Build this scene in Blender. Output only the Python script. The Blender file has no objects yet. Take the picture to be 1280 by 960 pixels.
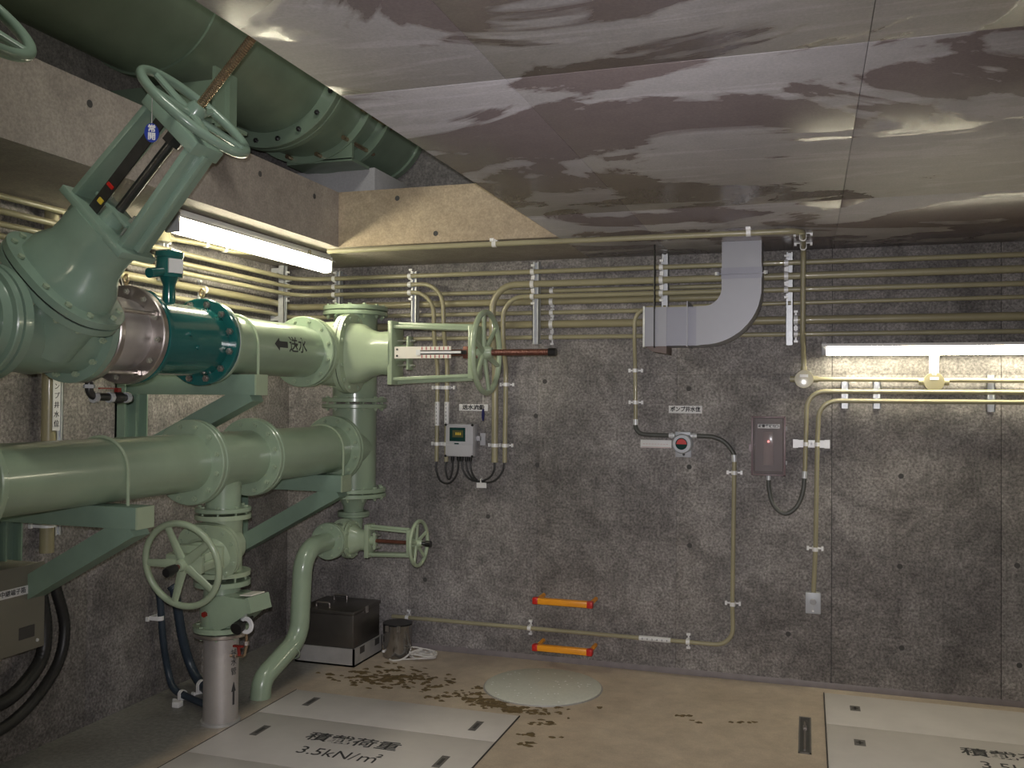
import bpy, bmesh, math, random
from mathutils import Vector, Matrix
PI = math.pi
V = Vector
rnd = random.Random(7)
S = bpy.context.scene
C = S.collection

# ------------------------------------------------------------------ camera, world, exposure
cam = bpy.data.objects.new('camera', bpy.data.cameras.new('camera'))
C.objects.link(cam)
cam.data.sensor_width = 36.0
cam.data.lens = 36.0 * 1156.0 / 1280.0
cam.data.clip_start = 0.02
right = V((0.95238438, 0.30479414, 0.00803301))
fwd = V((-0.30488359, 0.95227575, 0.01472748))
up = right.cross(fwd)
mw = Matrix((right, up, -fwd)).transposed().to_4x4()
mw.translation = V((3.3118, -5.4434, 1.6))
cam.matrix_world = mw
S.camera = cam
S.view_settings.view_transform = 'Standard'
S.view_settings.look = 'None'
S.view_settings.exposure = 0.0
S.view_settings.gamma = 1.0
S.view_settings.use_curve_mapping = False
S.cycles.use_denoising = True
S.cycles.max_bounces = 8
S.cycles.sample_clamp_indirect = 6.0
wd = bpy.data.worlds.new('world'); S.world = wd
wd.use_nodes = True
wd.node_tree.nodes['Background'].inputs[0].default_value = (0.02, 0.02, 0.022, 1)
wd.node_tree.nodes['Background'].inputs[1].default_value = 0.3
TUBE = 38.0          # emission of the fluorescent tubes

def lamp(name, kind, loc, energy, color, size=0.2, size_y=None, target=None, spot=None, blend=0.5):
    d = bpy.data.lights.new(name, kind); d.energy = energy; d.color = color
    if kind == 'AREA':
        d.size = size
        if size_y: d.shape = 'RECTANGLE'; d.size_y = size_y
    else:
        d.shadow_soft_size = size
    if spot: d.spot_size = spot; d.spot_blend = blend
    o = bpy.data.objects.new(name, d); C.objects.link(o); o.location = loc
    if target is not None:
        o.rotation_euler = (V(target) - V(loc)).to_track_quat('-Z', 'Y').to_euler()
    return o
# dim light of the upper floor
lamp('upper_room_light', 'AREA', (2.6, -3.6, 5.0), 40, (1.0, 0.97, 0.86), 1.2, 0.3, (2.2, -3.0, 2.8))
# small flash next to the lens
lamp('camera_flash', 'SPOT', (3.26, -5.40, 1.66), 310, (1.0, 0.965, 0.99), 0.012, None, (2.15, -1.0, 1.35), math.radians(82), 1.0)

# ------------------------------------------------------------------ materials
def newmat(name):
    m = bpy.data.materials.new(name); m.use_nodes = True
    nt = m.node_tree
    return m, nt, nt.nodes['Principled BSDF']
def N(nt, t, **kw):
    n = nt.nodes.new(t)
    for k, v in kw.items():
        if k in n.inputs: n.inputs[k].default_value = v
        else: setattr(n, k, v)
    return n
def ramp(nt, src, stops, interp='LINEAR'):
    r = nt.nodes.new('ShaderNodeValToRGB'); r.color_ramp.interpolation = interp
    e = r.color_ramp.elements
    while len(e) < len(stops): e.new(0.5)
    for i, (p, c) in enumerate(stops):
        e[i].position = p; e[i].color = (*c, 1) if len(c) == 3 else c
    nt.links.new(src, r.inputs[0]); return r
def mix(nt, fac, a, b, mode='MIX'):
    n = nt.nodes.new('ShaderNodeMix'); n.data_type = 'RGBA'; n.blend_type = mode
    for s, val in ((n.inputs[0], fac), (n.inputs[6], a), (n.inputs[7], b)):
        if isinstance(val, (int, float)): s.default_value = val
        elif isinstance(val, tuple): s.default_value = (*val, 1)
        else: nt.links.new(val, s)
    return n.outputs[2]
def simple(name, col, rough=0.5, metal=0.0, coat=0.0, vary=0.12, scale=9.0, bump=0.0, bscale=60, emit=None, es=0.0):
    m, nt, b = newmat(name)
    g = N(nt, 'ShaderNodeNewGeometry')
    nz = N(nt, 'ShaderNodeTexNoise', Scale=scale, Detail=5.0, Roughness=0.6)
    nt.links.new(g.outputs['Position'], nz.inputs['Vector'])
    lo = tuple(c * (1 - vary) for c in col); hi = tuple(min(1, c * (1 + vary)) for c in col)
    r = ramp(nt, nz.outputs[0], [(0.3, lo), (0.7, hi)])
    nt.links.new(r.outputs[0], b.inputs['Base Color'])
    b.inputs['Roughness'].default_value = rough; b.inputs['Metallic'].default_value = metal
    b.inputs['Coat Weight'].default_value = coat
    b.inputs['Coat Roughness'].default_value = 0.07
    if bump:
        n2 = N(nt, 'ShaderNodeTexNoise', Scale=bscale, Detail=3.0)
        nt.links.new(g.outputs['Position'], n2.inputs['Vector'])
        bp = N(nt, 'ShaderNodeBump', Strength=bump, Distance=0.004)
        nt.links.new(n2.outputs[0], bp.inputs['Height']); nt.links.new(bp.outputs[0], b.inputs['Normal'])
    if emit:
        b.inputs['Emission Color'].default_value = (*emit, 1); b.inputs['Emission Strength'].default_value = es
    return m

def concrete(name, dark, light, spk=0.55, fine=95, tint=None, wet=False, rough=0.8):
    m, nt, b = newmat(name)
    g = N(nt, 'ShaderNodeNewGeometry'); P = g.outputs['Position']
    def noise(sc, det=4.0, ro=0.6, dist=0.0, src=P):
        n = N(nt, 'ShaderNodeTexNoise', Scale=sc, Detail=det, Roughness=ro, Distortion=dist)
        nt.links.new(src, n.inputs['Vector']); return n.outputs[0]
    big = noise(1.3, 6, 0.62, 0.4)
    base = ramp(nt, big, [(0.32, dark), (0.66, light)]).outputs[0]
    fn = noise(fine, 2.0, 0.7)
    spot = ramp(nt, fn, [(0.34, (0.42, 0.41, 0.40)), (0.5, (0.95, 0.94, 0.94)), (0.66, (1.55, 1.52, 1.50))]).outputs[0]
    col = mix(nt, spk, base, spot, 'MULTIPLY')
    mid = noise(17, 4, 0.65)
    mm = ramp(nt, mid, [(0.36, (0.66, 0.66, 0.66)), (0.64, (1.22, 1.20, 1.18))]).outputs[0]
    col = mix(nt, 0.6 * min(1, spk * 1.6), col, mm, 'MULTIPLY')
    b2 = ramp(nt, noise(4.2, 5, 0.68, 0.6), [(0.36, (0.70, 0.69, 0.69)), (0.62, (1.14, 1.13, 1.12))]).outputs[0]
    if not wet: col = mix(nt, min(1, spk * 1.3), col, b2, 'MULTIPLY')
    if tint:
        tn = ramp(nt, noise(0.9, 5, 0.6, 0.8), [(0.45, (0, 0, 0)), (0.62, (1, 1, 1))]).outputs[0]
        col = mix(nt, tn, col, mix(nt, 1.0, col, tint, 'MULTIPLY'))
    rr = None
    if wet:
        mp = N(nt, 'ShaderNodeMapping'); mp.inputs['Scale'].default_value = (0.95, 1.35, 1); mp.inputs['Rotation'].default_value = (0, 0, 0.25)
        nt.links.new(P, mp.inputs[0])
        w1 = noise(1.15, 6, 0.55, 1.1, mp.outputs[0])
        wm = ramp(nt, w1, [(0.50, (0, 0, 0)), (0.525, (1, 1, 1))]).outputs[0]
        mp2 = N(nt, 'ShaderNodeMapping'); mp2.inputs['Scale'].default_value = (0.35, 2.6, 1); mp2.inputs['Rotation'].default_value = (0, 0, -0.5)
        nt.links.new(P, mp2.inputs[0])
        w2 = noise(2.2, 5, 0.6, 2.2, mp2.outputs[0])
        sm = ramp(nt, w2, [(0.53, (0, 0, 0)), (0.60, (1, 1, 1))]).outputs[0]
        wetcol = mix(nt, 1.0, col, (0.50, 0.43, 0.42), 'MULTIPLY')
        pale = mix(nt, 1.0, col, (1.18, 1.18, 1.20), 'MULTIPLY')
        col = mix(nt, sm, col, pale)
        col = mix(nt, wm, col, wetcol)
        rr = ramp(nt, wm, [(0, (0.6,) * 3), (1, (0.24,) * 3)]).outputs[0]
    nt.links.new(col, b.inputs['Base Color'])
    if rr:
        nt.links.new(rr, b.inputs['Roughness'])
        b.inputs['Specular IOR Level'].default_value = 0.22
    else: b.inputs['Roughness'].default_value = rough
    bp = N(nt, 'ShaderNodeBump', Strength=0.35 if not wet else 0.08, Distance=0.004)
    nt.links.new(fn, bp.inputs['Height']); nt.links.new(bp.outputs[0], b.inputs['Normal'])
    return m

M = {}
M['wall'] = concrete('concrete_wall', (0.165, 0.160, 0.158), (0.335, 0.322, 0.317), 0.74, 72, (0.86, 0.85, 0.84))
M['ceiling'] = concrete('concrete_ceiling', (0.37, 0.355, 0.375), (0.46, 0.445, 0.465), 0.16, 110, None, True)
M['beam'] = concrete('concrete_lip', (0.30, 0.265, 0.235), (0.40, 0.36, 0.32), 0.25, 90)
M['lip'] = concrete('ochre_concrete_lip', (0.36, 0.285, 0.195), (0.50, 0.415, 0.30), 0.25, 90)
M['upper'] = concrete('concrete_upper', (0.16, 0.155, 0.15), (0.24, 0.23, 0.22), 0.5, 70)
M['pedestal'] = concrete('concrete_pedestal', (0.42, 0.42, 0.43), (0.50, 0.50, 0.51), 0.12, 90)

def floor_mat():
    m, nt, b = newmat('floor_coating')
    g = N(nt, 'ShaderNodeNewGeometry'); P = g.outputs['Position']
    def noise(sc, det=4.0, ro=0.6, dist=0.0):
        n = N(nt, 'ShaderNodeTexNoise', Scale=sc, Detail=det, Roughness=ro, Distortion=dist)
        nt.links.new(P, n.inputs['Vector']); return n.outputs[0]
    a = ramp(nt, noise(1.6, 6, 0.6, 0.6), [(0.3, (0.43, 0.36, 0.285)), (0.7, (0.57, 0.49, 0.395))]).outputs[0]
    c = ramp(nt, noise(9, 4, 0.7), [(0.35, (0.86, 0.84, 0.82)), (0.65, (1.08, 1.06, 1.04))]).outputs[0]
    a = mix(nt, 1.0, a, c, 'MULTIPLY')
    f = ramp(nt, noise(120, 2), [(0.35, (0.9,) * 3), (0.65, (1.1,) * 3)]).outputs[0]
    a = mix(nt, 0.7, a, f, 'MULTIPLY')
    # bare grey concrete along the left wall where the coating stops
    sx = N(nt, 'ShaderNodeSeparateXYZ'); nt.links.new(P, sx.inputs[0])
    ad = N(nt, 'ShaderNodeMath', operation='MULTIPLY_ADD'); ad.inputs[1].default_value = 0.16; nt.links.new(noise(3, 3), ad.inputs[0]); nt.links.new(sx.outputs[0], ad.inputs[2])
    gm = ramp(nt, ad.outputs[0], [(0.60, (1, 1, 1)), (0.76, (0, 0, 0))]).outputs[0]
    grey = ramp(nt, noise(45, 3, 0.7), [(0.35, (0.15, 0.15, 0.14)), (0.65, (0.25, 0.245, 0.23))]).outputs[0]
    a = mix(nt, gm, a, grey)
    nt.links.new(a, b.inputs['Base Color'])
    r = ramp(nt, noise(3.0, 4), [(0.3, (0.30,) * 3), (0.7, (0.5,) * 3)]).outputs[0]
    nt.links.new(r, b.inputs['Roughness'])
    return m
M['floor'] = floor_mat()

M['green'] = simple('sage_green_paint', (0.29, 0.375, 0.268), 0.28, 0, 0.45, 0.06, 6)
M['green_valve'] = simple('pale_green_paint', (0.36, 0.44, 0.305), 0.28, 0, 0.45, 0.06, 6)
M['green_big'] = simple('grey_green_paint', (0.235, 0.335, 0.265), 0.28, 0, 0.4, 0.07, 6)
M['green_steel'] = simple('green_steel_paint', (0.19, 0.275, 0.215), 0.45, 0, 0.1, 0.08, 6)
M['green_up'] = simple('dark_green_paint', (0.20, 0.275, 0.20), 0.40, 0, 0.2, 0.10, 5)
M['teal'] = simple('teal_enamel', (0.013, 0.112, 0.105), 0.16, 0, 0.6, 0.05, 6)
M['steel'] = simple('stainless_steel', (0.50, 0.46, 0.44), 0.30, 0.9, 0, 0.10, 14)
M['steel_pipe'] = simple('dull_stainless_pipe', (0.50, 0.47, 0.455), 0.45, 0.55, 0, 0.08, 8)
M['bolt'] = simple('zinc_bolt', (0.55, 0.55, 0.50), 0.35, 0.8, 0, 0.1, 20)
M['boltgreen'] = simple('painted_bolt', (0.33, 0.41, 0.29), 0.4, 0, 0.2, 0.1, 20)
M['zinc'] = simple('galvanised_strut', (0.66, 0.68, 0.70), 0.42, 0.35, 0, 0.12, 30)
M['clip'] = simple('white_zinc_clip', (0.86, 0.86, 0.86), 0.40, 0.1, 0, 0.05, 30)
M['conduit'] = simple('beige_conduit_paint', (0.345, 0.318, 0.205), 0.34, 0, 0.3, 0.06, 8)
M['conduit_thick'] = simple('olive_conduit_paint', (0.315, 0.285, 0.175), 0.36, 0, 0.25, 0.07, 8)
M['rubber'] = simple('black_rubber', (0.022, 0.022, 0.022), 0.42, 0, 0, 0.2, 20)
M['flex'] = simple('grey_flex_hose', (0.085, 0.088, 0.082), 0.42, 0, 0, 0.15, 20)
M['blueflex'] = simple('slate_flex_hose', (0.030, 0.045, 0.065), 0.35, 0, 0, 0.15, 20)
M['brown_stem'] = simple('rusty_bronze_stem', (0.17, 0.065, 0.045), 0.35, 0.4, 0, 0.2, 25)
M['bronze'] = simple('bronze_thread', (0.46, 0.34, 0.23), 0.26, 0.85, 0, 0.2, 40)
M['brass'] = simple('brass', (0.72, 0.58, 0.36), 0.3, 0.85, 0, 0.1, 20)
M['dark_steel'] = simple('dark_steel', (0.10, 0.10, 0.10), 0.30, 0.8, 0, 0.15, 20)
M['black'] = simple('black_paint', (0.015, 0.015, 0.015), 0.35)
M['ink'] = simple('black_ink', (0.035, 0.035, 0.037), 0.6)
M['ink_dim'] = simple('faded_ink', (0.12, 0.11, 0.115), 0.6)
M['white'] = simple('white_plate', (0.74, 0.74, 0.74), 0.45, 0, 0, 0.03)
M['cream'] = simple('cream_scale_plate', (0.80, 0.76, 0.68), 0.4, 0, 0, 0.03)
M['redink'] = simple('red_ink', (0.45, 0.12, 0.12), 0.6)
M['red'] = simple('red_plastic', (0.55, 0.02, 0.015), 0.3)
M['dark_red'] = simple('dark_red_lever', (0.22, 0.02, 0.015), 0.4)
M['orange'] = simple('orange_plastic', (0.95, 0.36, 0.02), 0.35)
M['yellow'] = simple('yellow_pointer', (0.75, 0.55, 0.06), 0.4)
M['blue'] = simple('blue_tag_plastic', (0.012, 0.035, 0.30), 0.35)
M['navy'] = simple('navy_tag_plastic', (0.010, 0.014, 0.11), 0.3)
M['duct'] = simple('grey_blue_duct', (0.335, 0.34, 0.375), 0.42, 0.15, 0, 0.05, 3)
M['duct_dark'] = simple('grey_blue_duct_section', (0.28, 0.285, 0.335), 0.42, 0.15, 0, 0.05, 3)
M['sealant'] = simple('pale_sealant', (0.8, 0.82, 0.78), 0.5)
M['brown_hood'] = simple('brown_screen', (0.17, 0.13, 0.12), 0.6)
M['grey_box'] = simple('grey_enclosure', (0.50, 0.50, 0.53), 0.42, 0, 0, 0.03)
M['grey_cast'] = simple('grey_cast_housing', (0.46, 0.48, 0.52), 0.42, 0.1, 0, 0.05)
M['lcd_frame'] = simple('dark_green_screen', (0.01, 0.045, 0.04), 0.15)
M['lcd'] = simple('lcd_glass', (0.10, 0.105, 0.05), 0.2)
M['olive_box'] = simple('olive_grey_box', (0.20, 0.19, 0.155), 0.5, 0, 0, 0.05, 10)
M['panel'] = simple('grey_cover_board', (0.62, 0.585, 0.565), 0.45, 0, 0, 0.06, 5)
M['lid'] = simple('pale_grey_lid', (0.58, 0.59, 0.53), 0.38, 0, 0, 0.06, 60, 0.15, 90)
M['skirt'] = simple('violet_grey_coating', (0.235, 0.21, 0.215), 0.5, 0, 0, 0.12, 12)
M['slot'] = simple('dark_recess', (0.055, 0.052, 0.05), 0.6)
M['joint'] = simple('joint_mortar', (0.07, 0.068, 0.066), 0.8)
M['socket_dark'] = simple('grey_recess_steel', (0.17, 0.16, 0.155), 0.5, 0.3)
M['lamp_white'] = simple('white_lamp_housing', (0.82, 0.82, 0.80), 0.4, 0, 0, 0.02)
M['lamp_cap'] = simple('grey_lamp_cap', (0.36, 0.36, 0.38), 0.5)
M['box_dark_reflection'] = simple('stainless_dark_reflection', (0.13, 0.12, 0.11), 0.34, 0.75, 0, 0.12, 6)  # stainless; the dark it reflects is put into the base colour
M['angle'] = simple('angle_frame', (0.40, 0.39, 0.38), 0.5, 0.3, 0, 0.1, 12)
M['bucket'] = simple('bucket_steel', (0.36, 0.35, 0.34), 0.2, 0.9, 0, 0.12, 10)
M['rope'] = simple('white_cord', (0.66, 0.64, 0.61), 0.7)
M['debris'] = simple('brown_silt', (0.125, 0.085, 0.035), 0.75, 0, 0, 0.35, 40)
M['cover_inner'] = simple('inner_mount_plate', (0.62, 0.56, 0.57), 0.5)
M['tube'] = simple('lit_tube', (1, 1, 1), 0.5, emit=(1.0, 0.925, 0.69), es=TUBE)
M['led'] = simple('red_led', (1, 0.3, 0.3), 0.4, emit=(1, 0.25, 0.22), es=3)
def smoke_mat():
    m, nt, b = newmat('smoky_cover')
    b.inputs['Base Color'].default_value = (0.86, 0.80, 0.83, 1)
    b.inputs['Transmission Weight'].default_value = 0.85
    b.inputs['Roughness'].default_value = 0.12
    b.inputs['IOR'].default_value = 1.12
    return m
M['smoke'] = smoke_mat()
M['smoke_frame'] = simple('mauve_box_frame', (0.19, 0.13, 0.145), 0.35)

# ------------------------------------------------------------------ mesh helpers
ROOT = {}
def basis(axis, hint=None):
    w = V(axis).normalized()
    h = V(hint) if hint is not None else (V((0, 0, 1)) if abs(w.z) < 0.9 else V((0, 1, 0)))
    u = (h - w * h.dot(w)).normalized()
    return u, w.cross(u).normalized(), w
class G:
    def __init__(s): s.v = []; s.f = []
    def ringface(s, a, b, n, close=True):
        for i in range(n if close else n - 1):
            j = (i + 1) % n
            s.f.append((a + i, a + j, b + j, b + i))
    def lathe(s, o, axis, prof, n=40, hint=None):
        u, v, w = basis(axis, hint); o = V(o); prev = None
        for (t, r) in prof:
            if r < 1e-6:
                k = len(s.v); s.v.append(o + w * t); cur = ('p', k)
            else:
                k = len(s.v)
                for i in range(n):
                    a = 2 * PI * i / n
                    s.v.append(o + w * t + (u * math.cos(a) + v * math.sin(a)) * r)
                cur = ('r', k)
            if prev:
                if prev[0] == 'r' and cur[0] == 'r': s.ringface(prev[1], cur[1], n)
                elif prev[0] == 'p' and cur[0] == 'r':
                    for i in range(n): s.f.append((prev[1], cur[1] + (i + 1) % n, cur[1] + i))
                elif prev[0] == 'r' and cur[0] == 'p':
                    for i in range(n): s.f.append((cur[1], prev[1] + i, prev[1] + (i + 1) % n))
            prev = cur
        return s
    def cyl(s, a, b, r, n=32, r2=None):
        a = V(a); b = V(b); L = (b - a).length
        return s.lathe(a, b - a, [(0, 0), (0, r), (L, r if r2 is None else r2), (L, 0)], n)
    def disc(s, c, axis, t, R, rin=0.0, n=40, ch=0.004):
        h = t / 2
        p = [(-h, rin), (-h, R - ch), (-h + ch, R), (h - ch, R), (h, R - ch), (h, rin)]
        if rin > 0: p.append((-h, rin))
        return s.lathe(c, axis, p, n)
    def superdisc(s, c, axis, hint, t, a, b, e=2.6, n=44):
        u, v, w = basis(axis, hint); c = V(c); ks = []
        for tt, sc in ((-t / 2, 0), (-t / 2, 1), (t / 2, 1), (t / 2, 0)):
            k = len(s.v); ks.append(k)
            for i in range(n):
                q = 2 * PI * i / n; cc, ss = math.cos(q), math.sin(q)
                x = a * math.copysign(abs(cc) ** (2 / e), cc); y = b * math.copysign(abs(ss) ** (2 / e), ss)
                s.v.append(c + w * tt + (u * x + v * y) * (sc if sc else 0.001))
        for i in range(3): s.ringface(ks[i], ks[i + 1], n)
        return s
    def loft(s, rings, cap=True):
        """rings: lists of equal numbers of points"""
        ks = []
        for r in rings:
            ks.append(len(s.v)); s.v += [V(p) for p in r]
        n = len(rings[0])
        for i in range(len(ks) - 1): s.ringface(ks[i], ks[i + 1], n)
        if cap:
            s.f.append(tuple(ks[0] + i for i in reversed(range(n))))
            s.f.append(tuple(ks[-1] + i for i in range(n)))
        return s
    def tube(s, pts, r, n=10, closed=False, cap=True):
        pts = [V(p) for p in pts]; m = len(pts); rings = []
        tan = []
        for i in range(m):
            if closed: d = pts[(i + 1) % m] - pts[i - 1]
            elif i == 0: d = pts[1] - pts[0]
            elif i == m - 1: d = pts[-1] - pts[-2]
            else: d = (pts[i + 1] - pts[i]).normalized() + (pts[i] - pts[i - 1]).normalized()
            tan.append(d.normalized())
        u, v, w = basis(tan[0])
        for i in range(m):
            u = (u - tan[i] * u.dot(tan[i])).normalized(); v = tan[i].cross(u)
            rr = r[i] if isinstance(r, (list, tuple)) else r
            rings.append([pts[i] + (u * math.cos(2 * PI * k / n) + v * math.sin(2 * PI * k / n)) * rr for k in range(n)])
        if closed:
            k0 = len(s.v)
            for q in rings: s.v += q
            for i in range(m): s.ringface(k0 + i * n, k0 + ((i + 1) % m) * n, n)
        else: s.loft(rings, cap)
        return s
    def torus(s, c, axis, R, r, n=56, k=12, hint=None):
        u, v, w = basis(axis, hint); c = V(c)
        return s.tube([c + (u * math.cos(2 * PI * i / n) + v * math.sin(2 * PI * i / n)) * R for i in range(n)], r, k, True)
    def box(s, c, size, rot=None, bev=0.0):
        c = V(c); bm = bmesh.new(); bmesh.ops.create_cube(bm, size=1.0)
        for q in bm.verts: q.co = V((q.co.x * size[0], q.co.y * size[1], q.co.z * size[2]))
        if bev > 0: bmesh.ops.bevel(bm, geom=list(bm.edges), offset=bev, segments=2, affect='EDGES', profile=0.5)
        k = len(s.v); bm.verts.index_update()
        R = rot if rot is not None else Matrix.Identity(3)
        for q in bm.verts: s.v.append(c + R @ q.co)
        for f in bm.faces: s.f.append(tuple(k + q.index for q in f.verts))
        bm.free(); return s
    def mm(s, x0, x1, y0, y1, z0, z1, bev=0.0):
        return s.box(((x0 + x1) / 2, (y0 + y1) / 2, (z0 + z1) / 2), (abs(x1 - x0), abs(y1 - y0), abs(z1 - z0)), None, bev)
    def prism(s, pts, o, u, v, depth):
        """polygon pts in the (u, v) plane at o, thickened by depth along u x v"""
        o = V(o); u = V(u).normalized(); v = V(v).normalized(); w = u.cross(v)
        return s.loft([[o + u * a + v * b for a, b in pts], [o + u * a + v * b + w * depth for a, b in pts]])
    def bar(s, a, b, wid, hgt, hint=None, bev=0.0):
        a = V(a); b = V(b); u, v, w = basis(b - a, hint)
        return s.box((a + b) / 2, (hgt, wid, (b - a).length), Matrix((u, v, w)).transposed(), bev)

def rootloc(o):
    while o.parent: o = o.parent
    return ROOT.get(o.name, V((0, 0, 0)))
def mesh(name, g, mat, off=V((0, 0, 0)), sharp=35):
    me = bpy.data.meshes.new(name)
    me.from_pydata([tuple(p - off) for p in g.v], [], g.f)
    me.validate()
    bm = bmesh.new(); bm.from_mesh(me)
    bmesh.ops.remove_doubles(bm, verts=bm.verts, dist=1e-6)
    bmesh.ops.recalc_face_normals(bm, faces=bm.faces)
    bm.to_mesh(me); bm.free()
    for p in me.polygons: p.use_smooth = True
    me.set_sharp_from_angle(angle=math.radians(sharp))
    me.materials.append(M[mat] if isinstance(mat, str) else mat)
    return me
def thing(name, label, cat, loc, group=None):
    o = bpy.data.objects.new(name, None); C.objects.link(o)
    o.location = loc; o.empty_display_size = 0.05
    o['label'] = label; o['category'] = cat
    if group: o['group'] = group
    ROOT[o.name] = V(loc); return o
def part(name, g, mat, parent, label=None, stuff=False):
    o = bpy.data.objects.new(name, mesh(name, g, mat, rootloc(parent))); C.objects.link(o)
    o.parent = parent
    if label: o['label'] = label
    if stuff: o['kind'] = 'stuff'
    return o
def solo(name, g, mat, label, cat, loc, group=None):
    o = bpy.data.objects.new(name, mesh(name, g, mat, V(loc))); C.objects.link(o)
    o.location = loc; o['label'] = label; o['category'] = cat
    if group: o['group'] = group
    ROOT[o.name] = V(loc); return o
def struct(name, g, mat, parent=None):
    o = bpy.data.objects.new(name, mesh(name, g, mat)); C.objects.link(o)
    if parent: o.parent = parent
    else: o['kind'] = 'structure'; ROOT[o.name] = V((0, 0, 0))
    return o
def inst(name, me, parent, loc, axis=(0, 0, 1), hint=None):
    o = bpy.data.objects.new(name, me); C.objects.link(o); o.parent = parent
    u, v, w = basis(axis, hint)
    m = Matrix((u, v, w)).transposed().to_4x4(); m.translation = V(loc) - rootloc(parent)
    o.matrix_local = m; return o
BOLT = {}
def bolt_mesh(d, L, mat):
    k = (round(d, 4), round(L, 4), mat)
    if k not in BOLT:
        g = G(); h = d * 0.75
        g.lathe((0, 0, L / 2), (0, 0, 1), [(0, 0), (0, d), (h, d), (h, 0)], 6)
        g.lathe((0, 0, -L / 2 - h), (0, 0, 1), [(0, 0), (0, d), (h, d), (h, 0)], 6)
        g.lathe((0, 0, -L / 2 - h * 1.8), (0, 0, 1), [(0, 0), (0, d * .55), (L + h * 1.8, d * .55)], 6)
        BOLT[k] = mesh('bolt', g, mat)
    return BOLT[k]
def bolts(parent, c, axis, R, n, d, L, mat='boltgreen', a0=0.5, sup=None):
    u, v, w = basis(axis, sup[2] if sup else None); me = bolt_mesh(d, L, mat); c = V(c)
    for i in range(n):
        a = 2 * PI * (i + a0) / n; cc, ss = math.cos(a), math.sin(a)
        if sup:
            e = 2.6
            p = u * sup[0] * math.copysign(abs(cc) ** (2 / e), cc) + v * sup[1] * math.copysign(abs(ss) ** (2 / e), ss)
        else: p = (u * cc + v * ss) * R
        inst('bolt', me, parent, c + p, w)
def text(body, size, o, u, v, mat, parent, name='lettering', depth=0.0006, align='CENTER', wrap=None, label=None, bold=0.0, squash=1.0):
    """flat print: text laid out along u with up direction v, centred at o"""
    cu = bpy.data.curves.new('t', 'FONT'); cu.body = body; cu.size = size; cu.align_x = align; cu.align_y = 'CENTER'
    cu.offset = bold; cu.resolution_u = 2; cu.extrude = depth
    to = bpy.data.objects.new('t', cu); C.objects.link(to)
    dg = bpy.context.evaluated_depsgraph_get(); dg.update()
    me = bpy.data.meshes.new_from_object(to.evaluated_get(dg))
    bpy.data.objects.remove(to); bpy.data.curves.remove(cu)
    u = V(u).normalized(); v = V(v).normalized(); w = u.cross(v); o = V(o); off = rootloc(parent)
    for q in me.vertices:
        a, b, c = q.co.x * squash, q.co.y, q.co.z
        q.co = (wrap(a, b, c) if wrap else o + u * a + v * b + w * (c + depth)) - off
    me.name = name; me.materials.clear(); me.materials.append(M[mat])
    ob = bpy.data.objects.new(name, me); C.objects.link(ob); ob.parent = parent
    if label: ob['label'] = label
    return ob
def rounded(pts, rad, n=7):
    pts = [V(p) for p in pts]; out = [pts[0]]
    for i in range(1, len(pts) - 1):
        a, b, c = pts[i - 1], pts[i], pts[i + 1]
        d1 = (a - b).normalized(); d2 = (c - b).normalized()
        ang = math.acos(max(-1, min(1, d1.dot(d2))))
        if ang > PI - 0.02: out.append(b); continue
        R = rad[i - 1] if isinstance(rad, (list, tuple)) else rad
        t = min(R / math.tan(ang / 2), (a - b).length * .49, (c - b).length * .49)
        R = t * math.tan(ang / 2)
        bis = (d1 + d2).normalized(); cen = b + bis * (R / math.sin(ang / 2))
        p1 = b + d1 * t - cen; p2 = b + d2 * t - cen
        tot = p1.angle(p2); ax = p1.cross(p2).normalized()
        for k in range(n + 1): out.append(cen + Matrix.Rotation(tot * k / n, 3, ax) @ p1)
    out.append(pts[-1]); return out
def spline(pts, n=8):
    pts = [V(p) for p in pts]; P = [pts[0] * 2 - pts[1]] + pts + [pts[-1] * 2 - pts[-2]]; out = []
    for i in range(1, len(P) - 2):
        for k in range(n):
            t = k / n; a, b, c, d = P[i - 1], P[i], P[i + 1], P[i + 2]
            out.append(0.5 * ((2 * b) + (c - a) * t + (2 * a - 5 * b + 4 * c - d) * t * t + (3 * b - a - 3 * c + d) * t ** 3))
    out.append(pts[-1]); return out

# ------------------------------------------------------------------ the room
HC, UP = 2.445, 2.757
XR, YF = 6.0, -7.6
HX0, HX1, HY0, HY1 = 0.77, 2.058, -5.3, -0.76
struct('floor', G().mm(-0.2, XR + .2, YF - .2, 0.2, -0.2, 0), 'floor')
wb = struct('wall_back', G().mm(-0.2, XR + .2, 0.014, 0.2, 0, HC), 'joint')
xs = [0.0, 0.889, 1.736, 2.583, 3.439, 4.285, 5.13, XR]
def panels(parent, rects, mk):
    for r in rects: struct('concrete_panel', mk(*r), 'wall', parent)
gap = 0.0011
gj = {.889: .0012, 3.439: .0017, 4.285: .0014}
rects = []
for a, b in zip(xs[:-1], xs[1:]):
    for z0, z1 in ((0.0, 1.742), (1.742, HC)): rects.append((a + gj.get(a, .0005), b - gj.get(b, .0005), z0 + (.0004 if z0 else 0), z1 - (.0004 if z1 < HC else 0)))
panels(wb, rects, lambda a, b, z0, z1: G().mm(a, b, 0, 0.02, z0, z1, 0.001))
wl = struct('wall_left', G().mm(-0.2, -0.014, YF, 0.0, 0, HC), 'joint')
ys = [0.0 - 0.9 * k for k in range(9)]; ys[-1] = YF
rects = []
for a, b in zip(ys[1:], ys[:-1]): rects.append((a + .0007, b - .0007, 0.0, HC))
panels(wl, rects, lambda a, b, z0, z1: G().mm(-0.02, 0, a, b, z0, z1, 0.001))
struct('wall_right', G().mm(XR, XR + .2, YF, 0.0, 0, HC), 'wall')
struct('wall_front', G().mm(-0.2, XR + .2, YF - .2, YF, 0, HC), 'wall')
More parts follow.
